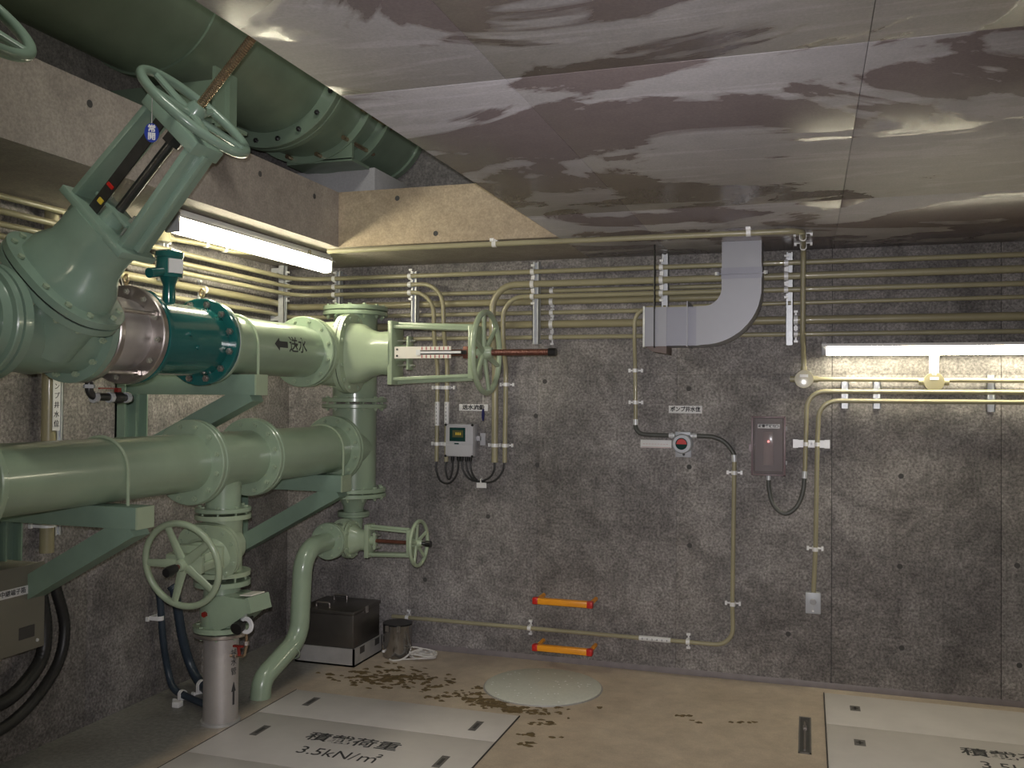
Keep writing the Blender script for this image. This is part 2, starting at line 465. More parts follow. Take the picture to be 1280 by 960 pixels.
# ceiling slab with the hatch opening
ce = struct('ceiling', G().mm(HX1, XR + .2, YF - .2, 0.2, HC + .013, UP).mm(-0.8, HX0, YF - .2, 0.2, HC + .001, UP)
            .mm(HX0 - .01, HX1 + .01, HY1, 0.2, HC + .001, UP).mm(HX0 - .01, HX1 + .01, YF - .2, HY0, HC + .001, UP), 'beam')
cx = [HX1, 2.545, 3.445, 4.345, 5.245, XR + .2]; cy = [0.2, -1.32, -3.122, -4.92, -6.72, YF - .2]
for a, b in zip(cx[:-1], cx[1:]):
    for d, c in zip(cy[:-1], cy[1:]):
        struct('ceiling_panel', G().mm(a + (.0006 if a > HX1 else 0), b - .0006, c + gap, d - gap, HC, HC + .018, 0.001), 'ceiling', ce)
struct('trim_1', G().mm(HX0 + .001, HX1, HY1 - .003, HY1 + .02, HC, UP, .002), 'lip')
# shallow grouted tie holes of the formwork
th = G().lathe((0, 0, 0), (0, 0, 1), [(-0.002, 0), (-0.002, .013), (.0012, .0145), (.0012, .012), (.0004, 0)], 14); thm = mesh('tie_hole', th, 'joint')
for x, z in ((2.65, 1.66), (2.655, 1.205), (2.66, .75), (3.79, .70), (3.80, .26), (3.21, .285), (4.36, .74), (4.37, .22), (3.795, 1.19), (1.724, 1.489), (1.78, 1.70), (1.735, 1.19), (1.42, .86), (1.00, .44)):
    inst('tie_hole', thm, wb, (x, 0, z), (0, -1, 0))
for y in (-2.671, -1.551, -1.03, -3.6): inst('tie_hole', thm, ce, (HX0, y, 2.678), (1, 0, 0))
for x, z in ((1.136, 2.702), (1.368, 2.495)): inst('tie_hole', thm, ce, (x, HY1 - .003, z), (0, -1, 0))
struct('baseboard_back', G().mm(.80, XR, -.0022, .0, 0, .034, .0006), 'skirt')
# upper room around the hatch
struct('wall_upper_back', G().mm(-0.8, XR + .2, 0.12, 0.32, UP, 5.2), 'upper')
struct('wall_upper_left', G().mm(-1.0, -0.62, YF - .2, 0.12, UP, 5.2), 'upper')
struct('wall_upper_right', G().mm(XR, XR + .2, YF - .2, 0.12, UP, 5.2), 'upper')
struct('wall_upper_front', G().mm(-0.8, XR + .2, YF - .4, YF - .2, UP, 5.2), 'upper')
struct('ceiling_upper', G().mm(-1.0, XR + .2, YF - .4, 0.32, 5.2, 5.4), 'upper')
ped = solo('pipe_pedestal', G().mm(.17, .866, -.50, -.05, UP, 2.957, .006), 'pedestal', 'pale concrete plinth under the end of the big overhead pipe', 'plinth', (.52, -.28, UP))

# ------------------------------------------------------------------ big pipe on the upper floor
PX, PZ = 0.55, 3.39
bp = thing('overhead_pipe', 'very large dark green pipe seen through the ceiling hatch', 'pipe', (PX, -4, UP))
part('barrel', G().lathe((PX, YF + .1, PZ), (0, 1, 0), [(0, 0), (0, .38), (-YF - 1.2, .38), (-YF - 1.2, .3)], 72), 'green_up', bp)
part('weld_band', G().lathe((PX, -2.10, PZ), (0, 1, 0), [(0, .378), (0, .391), (.05, .391), (.05, .378)], 72), 'green_up', bp)
part('flange', G().disc((PX, -1.12, PZ), (0, 1, 0), .045, .46, .3, 72), 'green_up', bp)
bolts(bp, (PX, -1.10, PZ), (0, 1, 0), .425, 20, .014, .10, 'dark_steel')
sp = thing('pipe_coupling', 'green bolted coupling beyond the big overhead pipe flange', 'coupling', (PX, -.6, UP))
part('flange', G().disc((PX, -1.07, PZ), (0, 1, 0), .045, .46, .3, 72), 'green_up', sp)
part('sleeve', G().lathe((PX, -1.05, PZ), (0, 1, 0), [(0, .3), (0, .41), (.30, .41), (.30, .45), (.335, .45), (.335, .38), (.54, .38), (.54, .45), (.575, .45), (.575, .3)], 72), 'green_up', sp)
for i in range(14):
    a = 2 * PI * i / 14
    part('tie_bolt', G().cyl((PX + .425 * math.cos(a), -.80, PZ + .425 * math.sin(a)), (PX + .425 * math.cos(a), -.42, PZ + .425 * math.sin(a)), .013, 8), 'bronze', sp)
part('foot', G().mm(.52, .84, -.74, -.715, 2.95, 3.12).mm(.42, .84, -.74, -.52, 2.94, 2.957), 'green_up', sp)
ep = thing('pipe_end_piece', 'short green pipe entering the dark wall above the hatch', 'pipe', (PX, -.1, UP))
part('barrel', G().lathe((PX, -.475, PZ), (0, 1, 0), [(0, .2), (0, .385), (.56, .385), (.56, .2)], 72), 'green_up', ep)
part('collar', G().disc((PX, .075, PZ), (0, 1, 0), .06, .40, .3, 72), 'green_up', ep)
sd = thing('pipe_saddle', 'green steel saddle plate carrying the big overhead pipe above the valve handwheel', 'support', (PX, -1.98, UP))
part('plate', G().mm(.20, .90, -1.99, -1.975, UP, 2.99), 'green_up', sd)
part('plate', G().mm(.86, .875, -2.06, -1.90, UP, 3.02).mm(.78, .93, -2.06, -1.90, UP, UP + .015), 'green_up', sd)

# ------------------------------------------------------------------ lower room pipework
UX, UZ = 0.62, 1.847            # upper line
RP, RF = 0.143, 0.20
Y = V((0, 1, 0))
def handwheel(parent, c, axis, R, r, nspoke, hub, mat, dish=0.02, hint=None, a0=0.0, sw=1.0):
    u, v, w = basis(axis, hint); c = V(c)
    wh = part('handwheel', G().torus(c, axis, R, r, 64, 14).lathe(c - w * hub * .9, axis, [(0, 0), (0, hub), (hub * 1.3, hub * .95), (hub * 1.8, hub * .7), (hub * 1.8, 0)], 20), mat, parent)
    for i in range(nspoke):
        a = 2 * PI * (i + a0) / nspoke; d = u * math.cos(a) + v * math.sin(a); t = w.cross(d)
        pr = []
        for q, sx, sz in ((hub * .7, 1.25, .9), (R * .55, 1.0, .75), (R - r * .3, .85, .7)):
            p = c + d * q - w * dish * (1 - q / R)
            pr.append([p + (t * math.cos(2 * PI * k / 10) * sx * sw + w * math.sin(2 * PI * k / 10) * sz) * r for k in range(10)])
        part('spoke', G().loft(pr), mat, wh)
    return wh
def gate_valve(root, O, flow, d, P, mat):
    """P: face, rp, rf, bore fl; bonnet flange s, ua, ub; yoke s0,s1,w0,w1; wheel s, R, r; stem s1"""
    O = V(O); d = V(d).normalized(); f = V(flow).normalized(); u = d.cross(f).normalized()
    L = P['L'] / 2; ft = P['ft']
    g = G().lathe(O - f * L, f, [(0, .3 * P['rp']), (0, P['rf']), (ft, P['rf']), (ft, P['rp'] * 1.12), (L * .55, P['rp'] * 1.1), (L, P['rp'] * 1.18), (2 * L - L * .55, P['rp'] * 1.1), (2 * L - ft, P['rp'] * 1.12), (2 * L - ft, P['rf']), (2 * L, P['rf']), (2 * L, .3 * P['rp'])], 56)
    # chest that carries the bonnet
    n = 36; rings = []
    for s, a, b in ((0.0, P['ua'] * .80, P['ub'] * .62), (P['bs'] * .6, P['ua'] * .82, P['ub'] * .66), (P['bs'] - P['bt'], P['ua'] * .86, P['ub'] * .74)):
        rings.append([O + d * s + u * a * math.copysign(abs(math.cos(q)) ** .8, math.cos(q)) + f * b * math.copysign(abs(math.sin(q)) ** .8, math.sin(q)) for q in [2 * PI * i / n for i in range(n)]])
    g.loft(rings)
    part('body', g, mat, root)
    bt = P['bt']
    part('body_flange', G().superdisc(O + d * (P['bs'] - bt * .55), d, u, bt * .9, P['ua'], P['ub'], P.get('e', 2.7)), mat, root)
    part('gasket', G().superdisc(O + d * (P['bs'] + bt * .02), d, u, bt * .3, P['ua'] * .975, P['ub'] * .975, P.get('e', 2.7)), 'black', root)
    # bonnet: flange and neck
    g = G().superdisc(O + d * (P['bs'] + bt * .6), d, u, bt * .9, P['ua'], P['ub'], P.get('e', 2.7))
    rings = []
    y0, w0 = P['y0'], P['w0']
    for s, a, b in ((P['bs'] + bt * .9, P['ua'] * .78, P['ub'] * .70), (P['bs'] + (y0 - P['bs']) * .32, P['ua'] * .74, P['ub'] * .64), (P['bs'] + (y0 - P['bs']) * .52, P['ua'] * .60, P['ub'] * .52), (P['bs'] + (y0 - P['bs']) * .70, P['nk'] * .97, P['nk'] * .72), (y0 - .03, P['nk'], P['nk'] * .7), (y0 + .005, P['nk'], P['nk'] * .7)):
        rings.append([O + d * s + u * a * math.copysign(abs(math.cos(q)) ** .75, math.cos(q)) + f * b * math.copysign(abs(math.sin(q)) ** .75, math.sin(q)) for q in [2 * PI * i / n for i in range(n)]])
    g.loft(rings)
    part('bonnet', g, mat, root)
    bolts(root, O + d * P['bs'], d, 0, P['nb'], P['bd'], bt * 2.2, P.get('bm', 'boltgreen'), .5, (P['ua'] * .88, P['ub'] * .86, u))
    # yoke: base plate, two arms, head
    Rm = Matrix((u, f, d)).transposed(); w1, y1, aw = P['w1'], P['y1'], P['aw']
    g = G().box(O + d * (y0 + .012), (2 * w0 + aw * .6, P['yd'] * 1.25, .028), Rm, .004)
    for sg in (-1, 1):
        a = O + d * (y0 + .02) + u * sg * (w0 - aw * .45); b = O + d * y1 + u * sg * (w1 - aw * .45)
        ax = (b - a).normalized(); uu = (u - ax * u.dot(ax)).normalized()
        R2 = Matrix((uu, f, ax)).transposed()
        g.box((a + b) / 2 + uu * sg * aw * .1, (aw * .38, P['yd'], (b - a).length), R2, .004)
        g.box((a + b) / 2 + uu * sg * aw * .42, (aw * .5, P['yd'] * .2, (b - a).length * .96), R2, .003)
    g.box(O + d * (y1 + .004), (2 * w1 + .006, P['yd'] * 1.05, aw * .8), Rm, .005)
    g.lathe(O + d * (y1 + aw * .3), d, [(0, 0), (0, P['hub'] * 1.2), (max(.01, P['ws'] - y1 - aw * .3 - P['hub'] * .8), P['hub'] * 1.1), (max(.01, P['ws'] - y1 - aw * .3 - P['hub'] * .8), 0)], 20)
    part('yoke', g, mat, root)
    # gland follower with its two studs
    g = G().lathe(O + d * y0, d, [(0, 0), (0, P['sr'] * 2.6), (P['gl'], P['sr'] * 2.4), (P['gl'], 0)], 20)
    g.box(O + d * (y0 + P['gl']), (w0 * 1.15, P['yd'] * .55, .014), Rm, .003)
    part('gland', g, P.get('gm', mat), root)
    for sg in (-1, 1):
        q = O + u * sg * w0 * .42
        part('gland_stud', G().cyl(q + d * y0, q + d * (y0 + P['gl'] + .035), .006, 8).cyl(q + d * (y0 + P['gl'] + .006), q + d * (y0 + P['gl'] + .018), .011, 6), 'bolt', root)
    part('stem', G().cyl(O + d * (y0 + .01), O + d * P['ws'], P['sr'], 16), P.get('sm', 'dark_steel'), root)
    ns = int((P['se'] - P['ws']) / (P['sr'] * .5)); g = G(); prof = [(0, 0)]
    for i in range(ns * 2 + 1): prof.append((i * (P['se'] - P['ws']) / (ns * 2), P['sr'] * (1.0 if i % 2 else .9)))
    prof.append((P['se'] - P['ws'], 0))
    part('stem_thread', g.lathe(O + d * P['ws'], d, prof, 16), P['tm'], root)
    handwheel(root, O + d * P['ws'], d, P['R'], P['r'], P['ns'], P['hub'], mat, .015, u, P.get('a0', 0), P.get('sw', 1.0))
    return O, d, f, u
def flange(parent, c, axis=(0, 1, 0), R=RF, t=.026, rin=.1, mat='green', n=56):
    return part('flange', G().disc(c, axis, t, R, rin, n), mat, parent)

# --- large inclined valve (built once, copied for the neighbouring line)
th1 = math.radians(46.0)
V1 = dict(L=.44, ft=.034, rp=.15, rf=.205, bs=.205, bt=.028, ua=.245, ub=.185, e=2.5, y0=.475, y1=.925, w0=.160, w1=.135, aw=.060, yd=.140, nk=.140, nb=12, bd=.0125, sr=.017, gl=.075, ws=1.00, R=.205, r=.0165, ns=5, hub=.036, se=1.52, sm='dark_steel', tm='bronze', a0=.12)
VY = -2.78
def big_valve(loc_y, label, tag):
    r = thing('gate_valve', label, 'valve', (UX, VY, 0.0 + UZ - RF), None)
    O, d, f, u = gate_valve(r, (UX, VY, UZ), Y, (math.cos(th1), 0, math.sin(th1)), V1, 'green_big')
    bolts(r, O + Y * (V1['L'] / 2 - .012), Y, .178, 12, .0125, .07)
    # opening indicator beside the stem
    fr = -f
    q = O + d * .60 - u * (-.048) + fr * .045
    Rm = Matrix((u, f, d)).transposed()
    part('opening_scale', G().box(O + d * .70 + u * .055 + fr * .04, (.045, .004, .42), Rm), 'dark_steel', r, 'dark scale plate with worn marks')
    part('scale_pointer', G().box(O + d * .61 + u * .055 + fr * .044, (.03, .006, .012), Rm), 'red', r, 'red and yellow pointer')
    part('scale_mark', G().box(O + d * .545 + u * .05 + fr * .044, (.022, .004, .018), Rm), 'yellow', r)
    part('stem_nut', G().lathe(O + d * .86, d, [(0, 0), (0, .034), (.035, .034), (.035, 0)], 6), 'dark_steel', r)
    return r
v1 = big_valve(VY, 'large grey-green valve with handwheel tilted up towards the ceiling hatch', True)

# --- stainless flexible coupling
cp = thing('expansion_coupling', 'dull stainless pipe coupling with tie rods beside the teal flow meter', 'coupling', (UX, -2.42, UZ - RF))
part('sleeve', G().lathe((UX, -2.545, UZ), Y, [(0, .09), (0, .147), (.06, .147), (.07, .152), (.19, .152), (.20, .147), (.25, .147), (.25, .09)], 56), 'steel_pipe', cp)
part('flange_ring', G().disc((UX, -2.288, UZ), Y, .032, .205, .13, 64), 'steel', cp)
part('flange_ring', G().disc((UX, -2.535, UZ), Y, .030, .203, .13, 64), 'steel', cp)
for i in range(4):
    a = 2 * PI * (i + .30) / 4; q = V((UX + .178 * math.cos(a), 0, UZ + .178 * math.sin(a)))
    part('tie_rod', G().cyl(q + Y * -2.57, q + Y * -2.25, .0085, 10).cyl(q + Y * -2.325, q + Y * -2.308, .017, 6).cyl(q + Y * -2.515, q + Y * -2.50, .017, 6), 'steel', cp)
bolts(cp, (UX, -2.290, UZ), Y, .178, 12, .0125, .04, 'bolt', .25)
def eyebolt(parent, x, y, z, ax=(0.35, .94, 0)):
    part('lifting_eye', G().torus((x, y, z + .027), ax, .017, .0055, 24, 8).cyl((x, y, z - .012), (x, y, z + .012), .008, 10), 'brass', parent)
eyebolt(cp, UX, -2.288, UZ + .205)
# --- teal flow meter
fm = thing('flow_meter', 'glossy teal flow meter drum with a terminal head on top', 'flow meter', (UX, -2.0, UZ - RF))
part('drum', G().lathe((UX, -2.24, UZ), Y, [(0, .10), (0, .160), (.46, .160), (.46, .10)], 64), 'teal', fm)
part('flange', G().disc((UX, -2.247, UZ), Y, .028, .203, .12, 64), 'teal', fm)
part('flange', G().disc((UX, -1.785, UZ), Y, .028, .203, .12, 64), 'teal', fm)
part('liner_ring', G().disc((UX, -1.767, UZ), Y, .008, .200, .12, 64), 'lamp_cap', fm, 'blue-grey liner ring')
bolts(fm, (UX, -1.78, UZ), Y, .176, 12, .0165, .05, 'steel', .5)
part('neck', G().lathe((UX, -2.02, UZ + .14), (0, 0, 1), [(0, .028), (.10, .028), (.14, .045), (.14, 0)], 24), 'teal', fm)
hd = part('terminal_head', G().lathe((UX, -2.02, UZ + .27), (0, 0, 1), [(0, 0), (0, .058), (.085, .058), (.09, .062), (.112, .062), (.12, .05), (.12, 0)], 32).cyl((UX, -2.02, UZ + .30), (UX, -2.15, UZ + .275), .022, 16), 'teal', fm)
part('nameplate', G().box((UX + .050, -2.042, UZ + .318), (.012, .064, .062), Matrix.Rotation(-.45, 3, 'Z')), 'white', hd, 'white nameplate')
eyebolt(fm, UX, -1.785, UZ + .203)
for i, a in enumerate((.1, -.25)):
    part('earth_screw', G().cyl((UX + .158 * math.cos(a), -2.08 + .06 * i, UZ + .158 * math.sin(a)), (UX + .172 * math.cos(a), -2.08 + .06 * i, UZ + .172 * math.sin(a)), .011, 12), 'teal', fm)
# --- upper spool with stencil
us = thing('flanged_pipe', 'light green flanged pipe stencilled with a black arrow, right of the teal flow meter', 'pipe', (UX, -1.3, UZ - RF))
part('barrel', G().lathe((UX, -1.74, UZ), Y, [(0, .1), (0, RP), (.87, RP), (.87, .1)], 64), 'green', us)
flange(us, (UX, -1.748, UZ), R=.198)
flange(us, (UX, -.878, UZ), R=.198)
bolts(us, (UX, -.865, UZ), Y, .172, 12, .0125, .05)
def wrapx(cx, cz, R, y0, phi):
    return lambda a, b, c: V((cx + (R + c + .0012) * math.cos(phi + b / R), y0 + a, cz + (R + c + .0012) * math.sin(phi + b / R)))
def stencil_arrow(parent, wrap, L=.12, w=.016, h=.032, name='arrow'):
    ptsx = [-L / 2, -L / 2 + .045, -L / 2 + .045, L / 2]
    g = G(); n = 5
    rows = [(-L / 2, .001), (-L / 2 + .045, h), (-L / 2 + .0451, w), (L / 2, w)]
    for t in (0, .001):
        for a, hh in rows:
            for i in range(n): g.v.append(wrap(a, -hh + 2 * hh * i / (n - 1), t))
    m = len(rows)
    for t in range(2):
        for r in range(m - 1):
            for i in range(n - 1):
                k = t * m * n + r * n + i; g.f.append((k, k + 1, k + n + 1, k + n))
    return part(name, g, 'ink', parent, 'black painted arrow')
stencil_arrow(us, wrapx(UX, UZ, RP, -1.33, .10))
text('送水', .088, (0, 0, 0), (0, 1, 0), (0, 0, 1), 'ink', us, 'stencil', .0003, bold=.0008, wrap=wrapx(UX, UZ, RP, -1.165, .10), label='black stencilled characters')
# --- horizontal valve
V2 = dict(L=.42, ft=.032, rp=.14, rf=.198, bs=.165, bt=.026, ua=.228, ub=.175, e=2.3, y0=.445, y1=.935, w0=.165, w1=.145, aw=.050, yd=.125, nk=.125, nb=12, bd=.012, sr=.0185, gl=.10, ws=1.005, R=.222, r=.0155, ns=6, hub=.038, se=1.375, sm='brown_stem', tm='brown_stem', a0=.2)
v2 = thing('gate_valve', 'light green valve lying sideways with brown stem pointing right through its handwheel', 'valve', (UX, -.64, UZ - RF))
O, d, f, u = gate_valve(v2, (UX, -.64, UZ), Y, (1, 0, 0), V2, 'green_valve')
bolts(v2, (UX, -.44, UZ), Y, .172, 12, .0125, .06)
sc = part('opening_scale', G().mm(1.10, 1.245, -.705, -.700, UZ - .033, UZ + .033).mm(1.245, 1.44, -.705, -.700, UZ + .012, UZ + .033).mm(1.245, 1.44, -.705, -.700, UZ - .033, UZ - .012), 'cream', v2, 'cream plate with red and white scale')
part('scale_slider', G().mm(1.25, 1.50, -.712, -.706, UZ - .006, UZ + .006).mm(1.235, 1.26, -.713, -.707, UZ - .015, UZ + .015), 'white', v2)
part('scale_backing', G().mm(1.235, 1.53, -.700, -.696, UZ - .011, UZ + .011), 'black', sc)
for i in range(7):
    x = 1.265 + i * .026
    part('scale_mark', G().mm(x, x + .006, -.7065, -.7052, UZ + .014, UZ + .031).mm(x, x + .006, -.7065, -.7052, UZ - .031, UZ - .014), 'redink', sc)
for z in (.018, -.018): part('screw', G().cyl((1.118, -.706, UZ + z), (1.118, -.710, UZ + z), .006, 8), 'ink', sc)
part('stem_collar', G().mm(1.50, 1.585, -.68, -.60, UZ - .034, UZ + .034, .004), 'brown_stem', v2)
part('stem_cap', G().cyl((UX + 1.36, -.64, UZ), (UX + 1.40, -.64, UZ), .022, 16), 'black', v2)

# --- vertical header
HX, HYY = .62, -.25
h1 = thing('header_tee', 'upright green header tee with blank flange on top behind the sideways valve', 'pipe', (HX, HYY, 1.56))
part('barrel', G().lathe((HX, HYY, 1.565), (0, 0, 1), [(0, .1), (0, .136), (.55, .136), (.55, .1)], 56).cyl((HX, HYY, UZ), (HX, -.40, UZ), .136, 48), 'green', h1)
flange(h1, (HX, HYY, 1.578), (0, 0, 1), .2)
flange(h1, (HX, HYY, 2.112), (0, 0, 1), .2)
part('blank_flange', G().disc((HX, HYY, 2.144), (0, 0, 1), .028, .2, 0, 56), 'green', h1)
flange(h1, (HX, -.405, UZ), R=.198)
bolts(h1, (HX, HYY, 2.128), (0, 0, 1), .172, 12, .0125, .062)
h2 = thing('header_tee', 'upright green header tee joining the lower pipe, beneath the sideways valve', 'pipe', (HX, HYY, 1.0))
LZ = 1.285
def LX(y): return .615 + .035 * (y + .25)
LD = V((.035, 1, 0)).normalized()
part('barrel', G().lathe((HX, HYY, 1.012), (0, 0, 1), [(0, .1), (0, .136), (.535, .136), (.535, .1)], 56).cyl((HX, HYY, LZ), (LX(-.47), -.47, LZ), .136, 48), 'green', h2)
flange(h2, (HX, HYY, 1.540), (0, 0, 1), .2)
flange(h2, (HX, HYY, 1.022), (0, 0, 1), .2)
flange(h2, (LX(-.477), -.477, LZ), LD, .198)
bolts(h2, (HX, HYY, 1.559), (0, 0, 1), .172, 12, .0125, .062)

# --- lower line
def lpt(y, z=LZ): return V((LX(y), y, z))
l1 = thing('flanged_pipe', 'green lower pipe between the tee and the upright header', 'pipe', (LX(-.9), -.9, LZ - RF))
RL = .139
part('barrel', G().lathe(lpt(-1.30), LD, [(0, .1), (0, RL), (.79, RL), (.79, .1)], 64), 'green', l1)
flange(l1, lpt(-1.293), LD, .2); flange(l1, lpt(-.506), LD, .198)
bolts(l1, lpt(-.492), LD, .172, 12, .0125, .058)
l2 = thing('branch_tee', 'short green tee with a branch hanging over the front handwheel', 'pipe', (LX(-1.53), -1.53, 1.0))
part('barrel', G().lathe(lpt(-1.75), LD, [(0, .1), (0, .136), (.43, .136), (.43, .1)], 64).cyl((LX(-1.53), -1.53, LZ), (LX(-1.53), -1.53, 1.03), .085, 40), 'green', l2)
flange(l2, lpt(-1.752), LD, .2); flange(l2, lpt(-1.322), LD, .2)
flange(l2, (LX(-1.53), -1.53, 1.040), (0, 0, 1), .135, .022, .07)
bolts(l2, lpt(-1.307), LD, .172, 12, .0125, .058); bolts(l2, lpt(-1.767), LD, .172, 12, .0125, .058)
l3 = thing('flanged_pipe', 'green lower pipe nearest to the camera, running out of the left edge', 'pipe', (LX(-2.3), -2.3, LZ - RF))
part('barrel', G().lathe(lpt(-2.985), LD, [(0, .1), (0, .134), (1.205, .134), (1.205, .1)], 64), 'green', l3)
flange(l3, lpt(-1.781), LD, .2); flange(l3, lpt(-2.962), LD, .2)
bolts(l3, lpt(-2.972), LD, .172, 12, .0125, .058)
l5 = thing('flanged_pipe', 'grey-green pipe feeding the big tilted valve from the left edge', 'pipe', (UX, -3.4, UZ - RF))
part('barrel', G().lathe((UX, -3.72, UZ), Y, [(0, .1), (0, RP), (.71, RP), (.71, .1)], 48), 'green_big', l5)
flange(l5, (UX, -3.018, UZ), mat='green_big', R=.203)
part('barrel_collar', G().lathe((UX, -3.06, UZ), Y, [(0, .1), (0, .17), (.03, .18), (.03, .1)], 48), 'green_big', l5)

# --- front valve, check valve and stainless riser
BX, BY = LX(-1.53), -1.53
V3 = dict(L=.30, ft=.022, rp=.085, rf=.135, bs=.105, bt=.020, ua=.165, ub=.135, e=2.6, y0=.17, y1=.285, w0=.115, w1=.095, aw=.040, yd=.080, nk=.085, nb=10, bd=.010, sr=.012, gl=.05, ws=.315, R=.198, r=.0155, ns=5, hub=.030, se=.40, sm='brown_stem', tm='brown_stem', a0=.5, sw=1.3)
v3 = thing('gate_valve', 'green valve facing the camera with five-spoke handwheel above the stainless riser', 'valve', (BX, BY, .71))
O, d, f, u = gate_valve(v3, (BX, BY, .868), (0, 0, -1), (0, -.985, -.16), V3, 'green_valve')
bolts(v3, (BX, BY, 1.03), (0, 0, 1), .112, 8, .010, .045); bolts(v3, (BX, BY, .706), (0, 0, 1), .112, 8, .010, .045)
part('stem_end', G().lathe(O + d * .362, d, [(0, 0), (0, .020), (.045, .025), (.065, .020), (.066, 0)], 20), 'black', v3, 'black end cap')
ck = thing('check_valve', 'green check valve with slanting cover and black lever under the front handwheel', 'valve', (BX, BY, .445))
g = G().lathe((BX, BY, .453), (0, 0, 1), [(0, .05), (0, .135), (.024, .135), (.024, .098), (.10, .105), (.17, .088), (.218, .086), (.218, .135), (.242, .135), (.242, .05)], 48)
part('body', g, 'green', ck)
# slanting chamber reaching to the right with a flat cover on its end
ax = V((.92, -.10, .26)).normalized(); uu, vv, ww = basis(ax, (0, 0, 1)); c0 = V((BX + .02, BY - .02, .545))
rings = []
for s, a, b in ((0, .085, .088), (.10, .072, .085), (.20, .034, .070), (.215, .032, .070)):
    rings.append([c0 + ax * s + uu * (a * sa) + vv * (b * sb) for sa, sb in ((1, 1), (1, -1), (.3, -1.1), (-1, -1), (-1, 1), (.3, 1.1))])
part('chamber', G().loft(rings), 'green', ck)
part('cover', G().loft([[c0 + ax * (.216 + t) + uu * a + vv * b for a, b in ((.038, .076), (.038, -.076), (-.036, -.076), (-.036, .076))] for t in (0, .018)]), 'green', ck)
part('nameplate', G().loft([[c0 + ax * s + uu * (q_ + t) + vv * b for s, b, q_ in ((.165, .05, .052), (.165, -.05, .052), (.232, -.05, .0385), (.232, .05, .0385))] for t in (.002, .007)]), 'cream', ck, 'pale nameplate')
kn = V((BX + .17, BY - .10, .505))
part('lever', G().cyl(kn + V((0, .10, .02)), kn, .010, 10).cyl(kn + V((0, .004, 0)), kn + V((.0, -.03, -.01)), .030, 18), 'black', ck, 'black lever knob')
part('dial_ring', G().disc(kn + V((.014, .030, -.004)), (0, -1, 0), .01, .043, .022, 28), 'white', ck, 'white ring behind the lever')
part('drain_plug', G().cyl((BX - .02, BY - .103, .545), (BX - .02, BY - .118, .545), .014, 6), 'dark_red', ck)
bolts(ck, (BX, BY, .452), (0, 0, 1), .112, 8, .010, .045)
sr = thing('stainless_riser', 'thick dull stainless pipe rising from the floor with a black arrow', 'pipe', (BX, BY, 0))
part('barrel', G().lathe((BX, BY, 0), (0, 0, 1), [(0, .05), (0, .0835), (.43, .0835), (.43, .05)], 48), 'steel_pipe', sr)
part('floor_ring', G().lathe((BX, BY, 0), (0, 0, 1), [(0, .08), (0, .097), (.012, .095), (.014, .08)], 40), 'angle', sr)
part('flange', G().disc((BX, BY, .437), (0, 0, 1), .020, .135, .06, 48), 'steel', sr)
aim = math.atan2(-5.44 - BY, 3.31 - BX) + .78
def wrapz(cx, cy, R, z0, phi):   # vertical print: a runs upwards, b round the pipe
    return lambda a, b, c: V((cx + (R + c + .001) * math.cos(phi - b / R), cy + (R + c + .001) * math.sin(phi - b / R), z0 + a))
w_ = wrapz(BX, BY, .0835, .15, aim)
stencil_arrow(sr, lambda a, b, c: w_(-a, b, c), .11, .006, .014)
for i, ch in enumerate('揚水管'):
    wz = wrapz(BX, BY, .0835, .345 - i * .045, aim)
    text(ch, .038, (0, 0, 0), (1, 0, 0), (0, 1, 0), 'ink', sr, 'stencil', .0003, wrap=(lambda wz: lambda a, b, c: wz(b, a * -1 if False else -a, c))(wz) if False else (lambda wz: lambda a, b, c: wz(b, -a, c))(wz))
by = thing('sampling_tap', 'small copper sampling pipe with tap beside the stainless riser', 'tap', (BX + .14, BY - .05, .33))
part('pipe', G().tube(rounded([(BX + .07, BY - .03, .335), (BX + .17, BY - .06, .35), (BX + .185, BY - .065, .40), (BX + .185, BY - .065, .47)], .02, 5), .0075, 10), 'bronze', by)
part('nut', G().cyl((BX + .10, BY - .039, .337), (BX + .118, BY - .044, .341), .013, 6).cyl((BX + .185, BY - .065, .405), (BX + .185, BY - .065, .425), .013, 6), 'steel', by)
part('tap_handle', G().mm(BX + .115, BX + .17, BY - .075, BY - .06, .392, .402, .002).cyl((BX + .14, BY - .055, .35), (BX + .14, BY - .066, .40), .008, 10), 'dark_red', by)

# --- drain branch under the header
DZ = .745
dr = thing('drain_tee', 'green reducer and elbow hanging below the upright header', 'pipe', (HX, HYY, .68))
g = G().lathe((HX, HYY, .87), (0, 0, 1), [(0, .05), (0, .098), (.018, .098), (.018, .062), (.05, .066), (.10, .09), (.115, .10), (.115, .05)], 48)
g.tube(rounded([(HX, HYY, .88), (HX, HYY, DZ), (HX, -.36, DZ)], .07, 8), .058, 28)
part('reducer', g, 'green', dr)
flange(dr, (HX, HYY, .990), (0, 0, 1), .2); flange(dr, (HX, -.335, DZ), R=.105, t=.018, rin=.03)
bolts(dr, (HX, HYY, 1.006), (0, 0, 1), .172, 12, .0125, .058)
flange(dr, (HX, HYY, .862), (0, 0, 1), .098, .016, .04)
V4 = dict(L=.21, ft=.018, rp=.06, rf=.108, bs=.085, bt=.018, ua=.112, ub=.095, e=2.2, y0=.20, y1=.475, w0=.088, w1=.078, aw=.034, yd=.075, nk=.062, nb=8, bd=.009, sr=.011, gl=.05, ws=.53, R=.128, r=.0115, ns=5, hub=.024, se=.585, sm='brown_stem', tm='black', a0=.1)
v4 = thing('gate_valve', 'small green valve lying sideways low in the corner under the header', 'valve', (HX, -.45, DZ - .11))
gate_valve(v4, (HX, -.452, DZ), Y, (1, 0, 0), V4, 'green_valve')
part('stem_cap', G().cyl((HX + .575, -.452, DZ), (HX + .605, -.452, DZ), .018, 12), 'black', v4)
bolts(v4, (HX, -.346, DZ), Y, .088, 8, .009, .036)
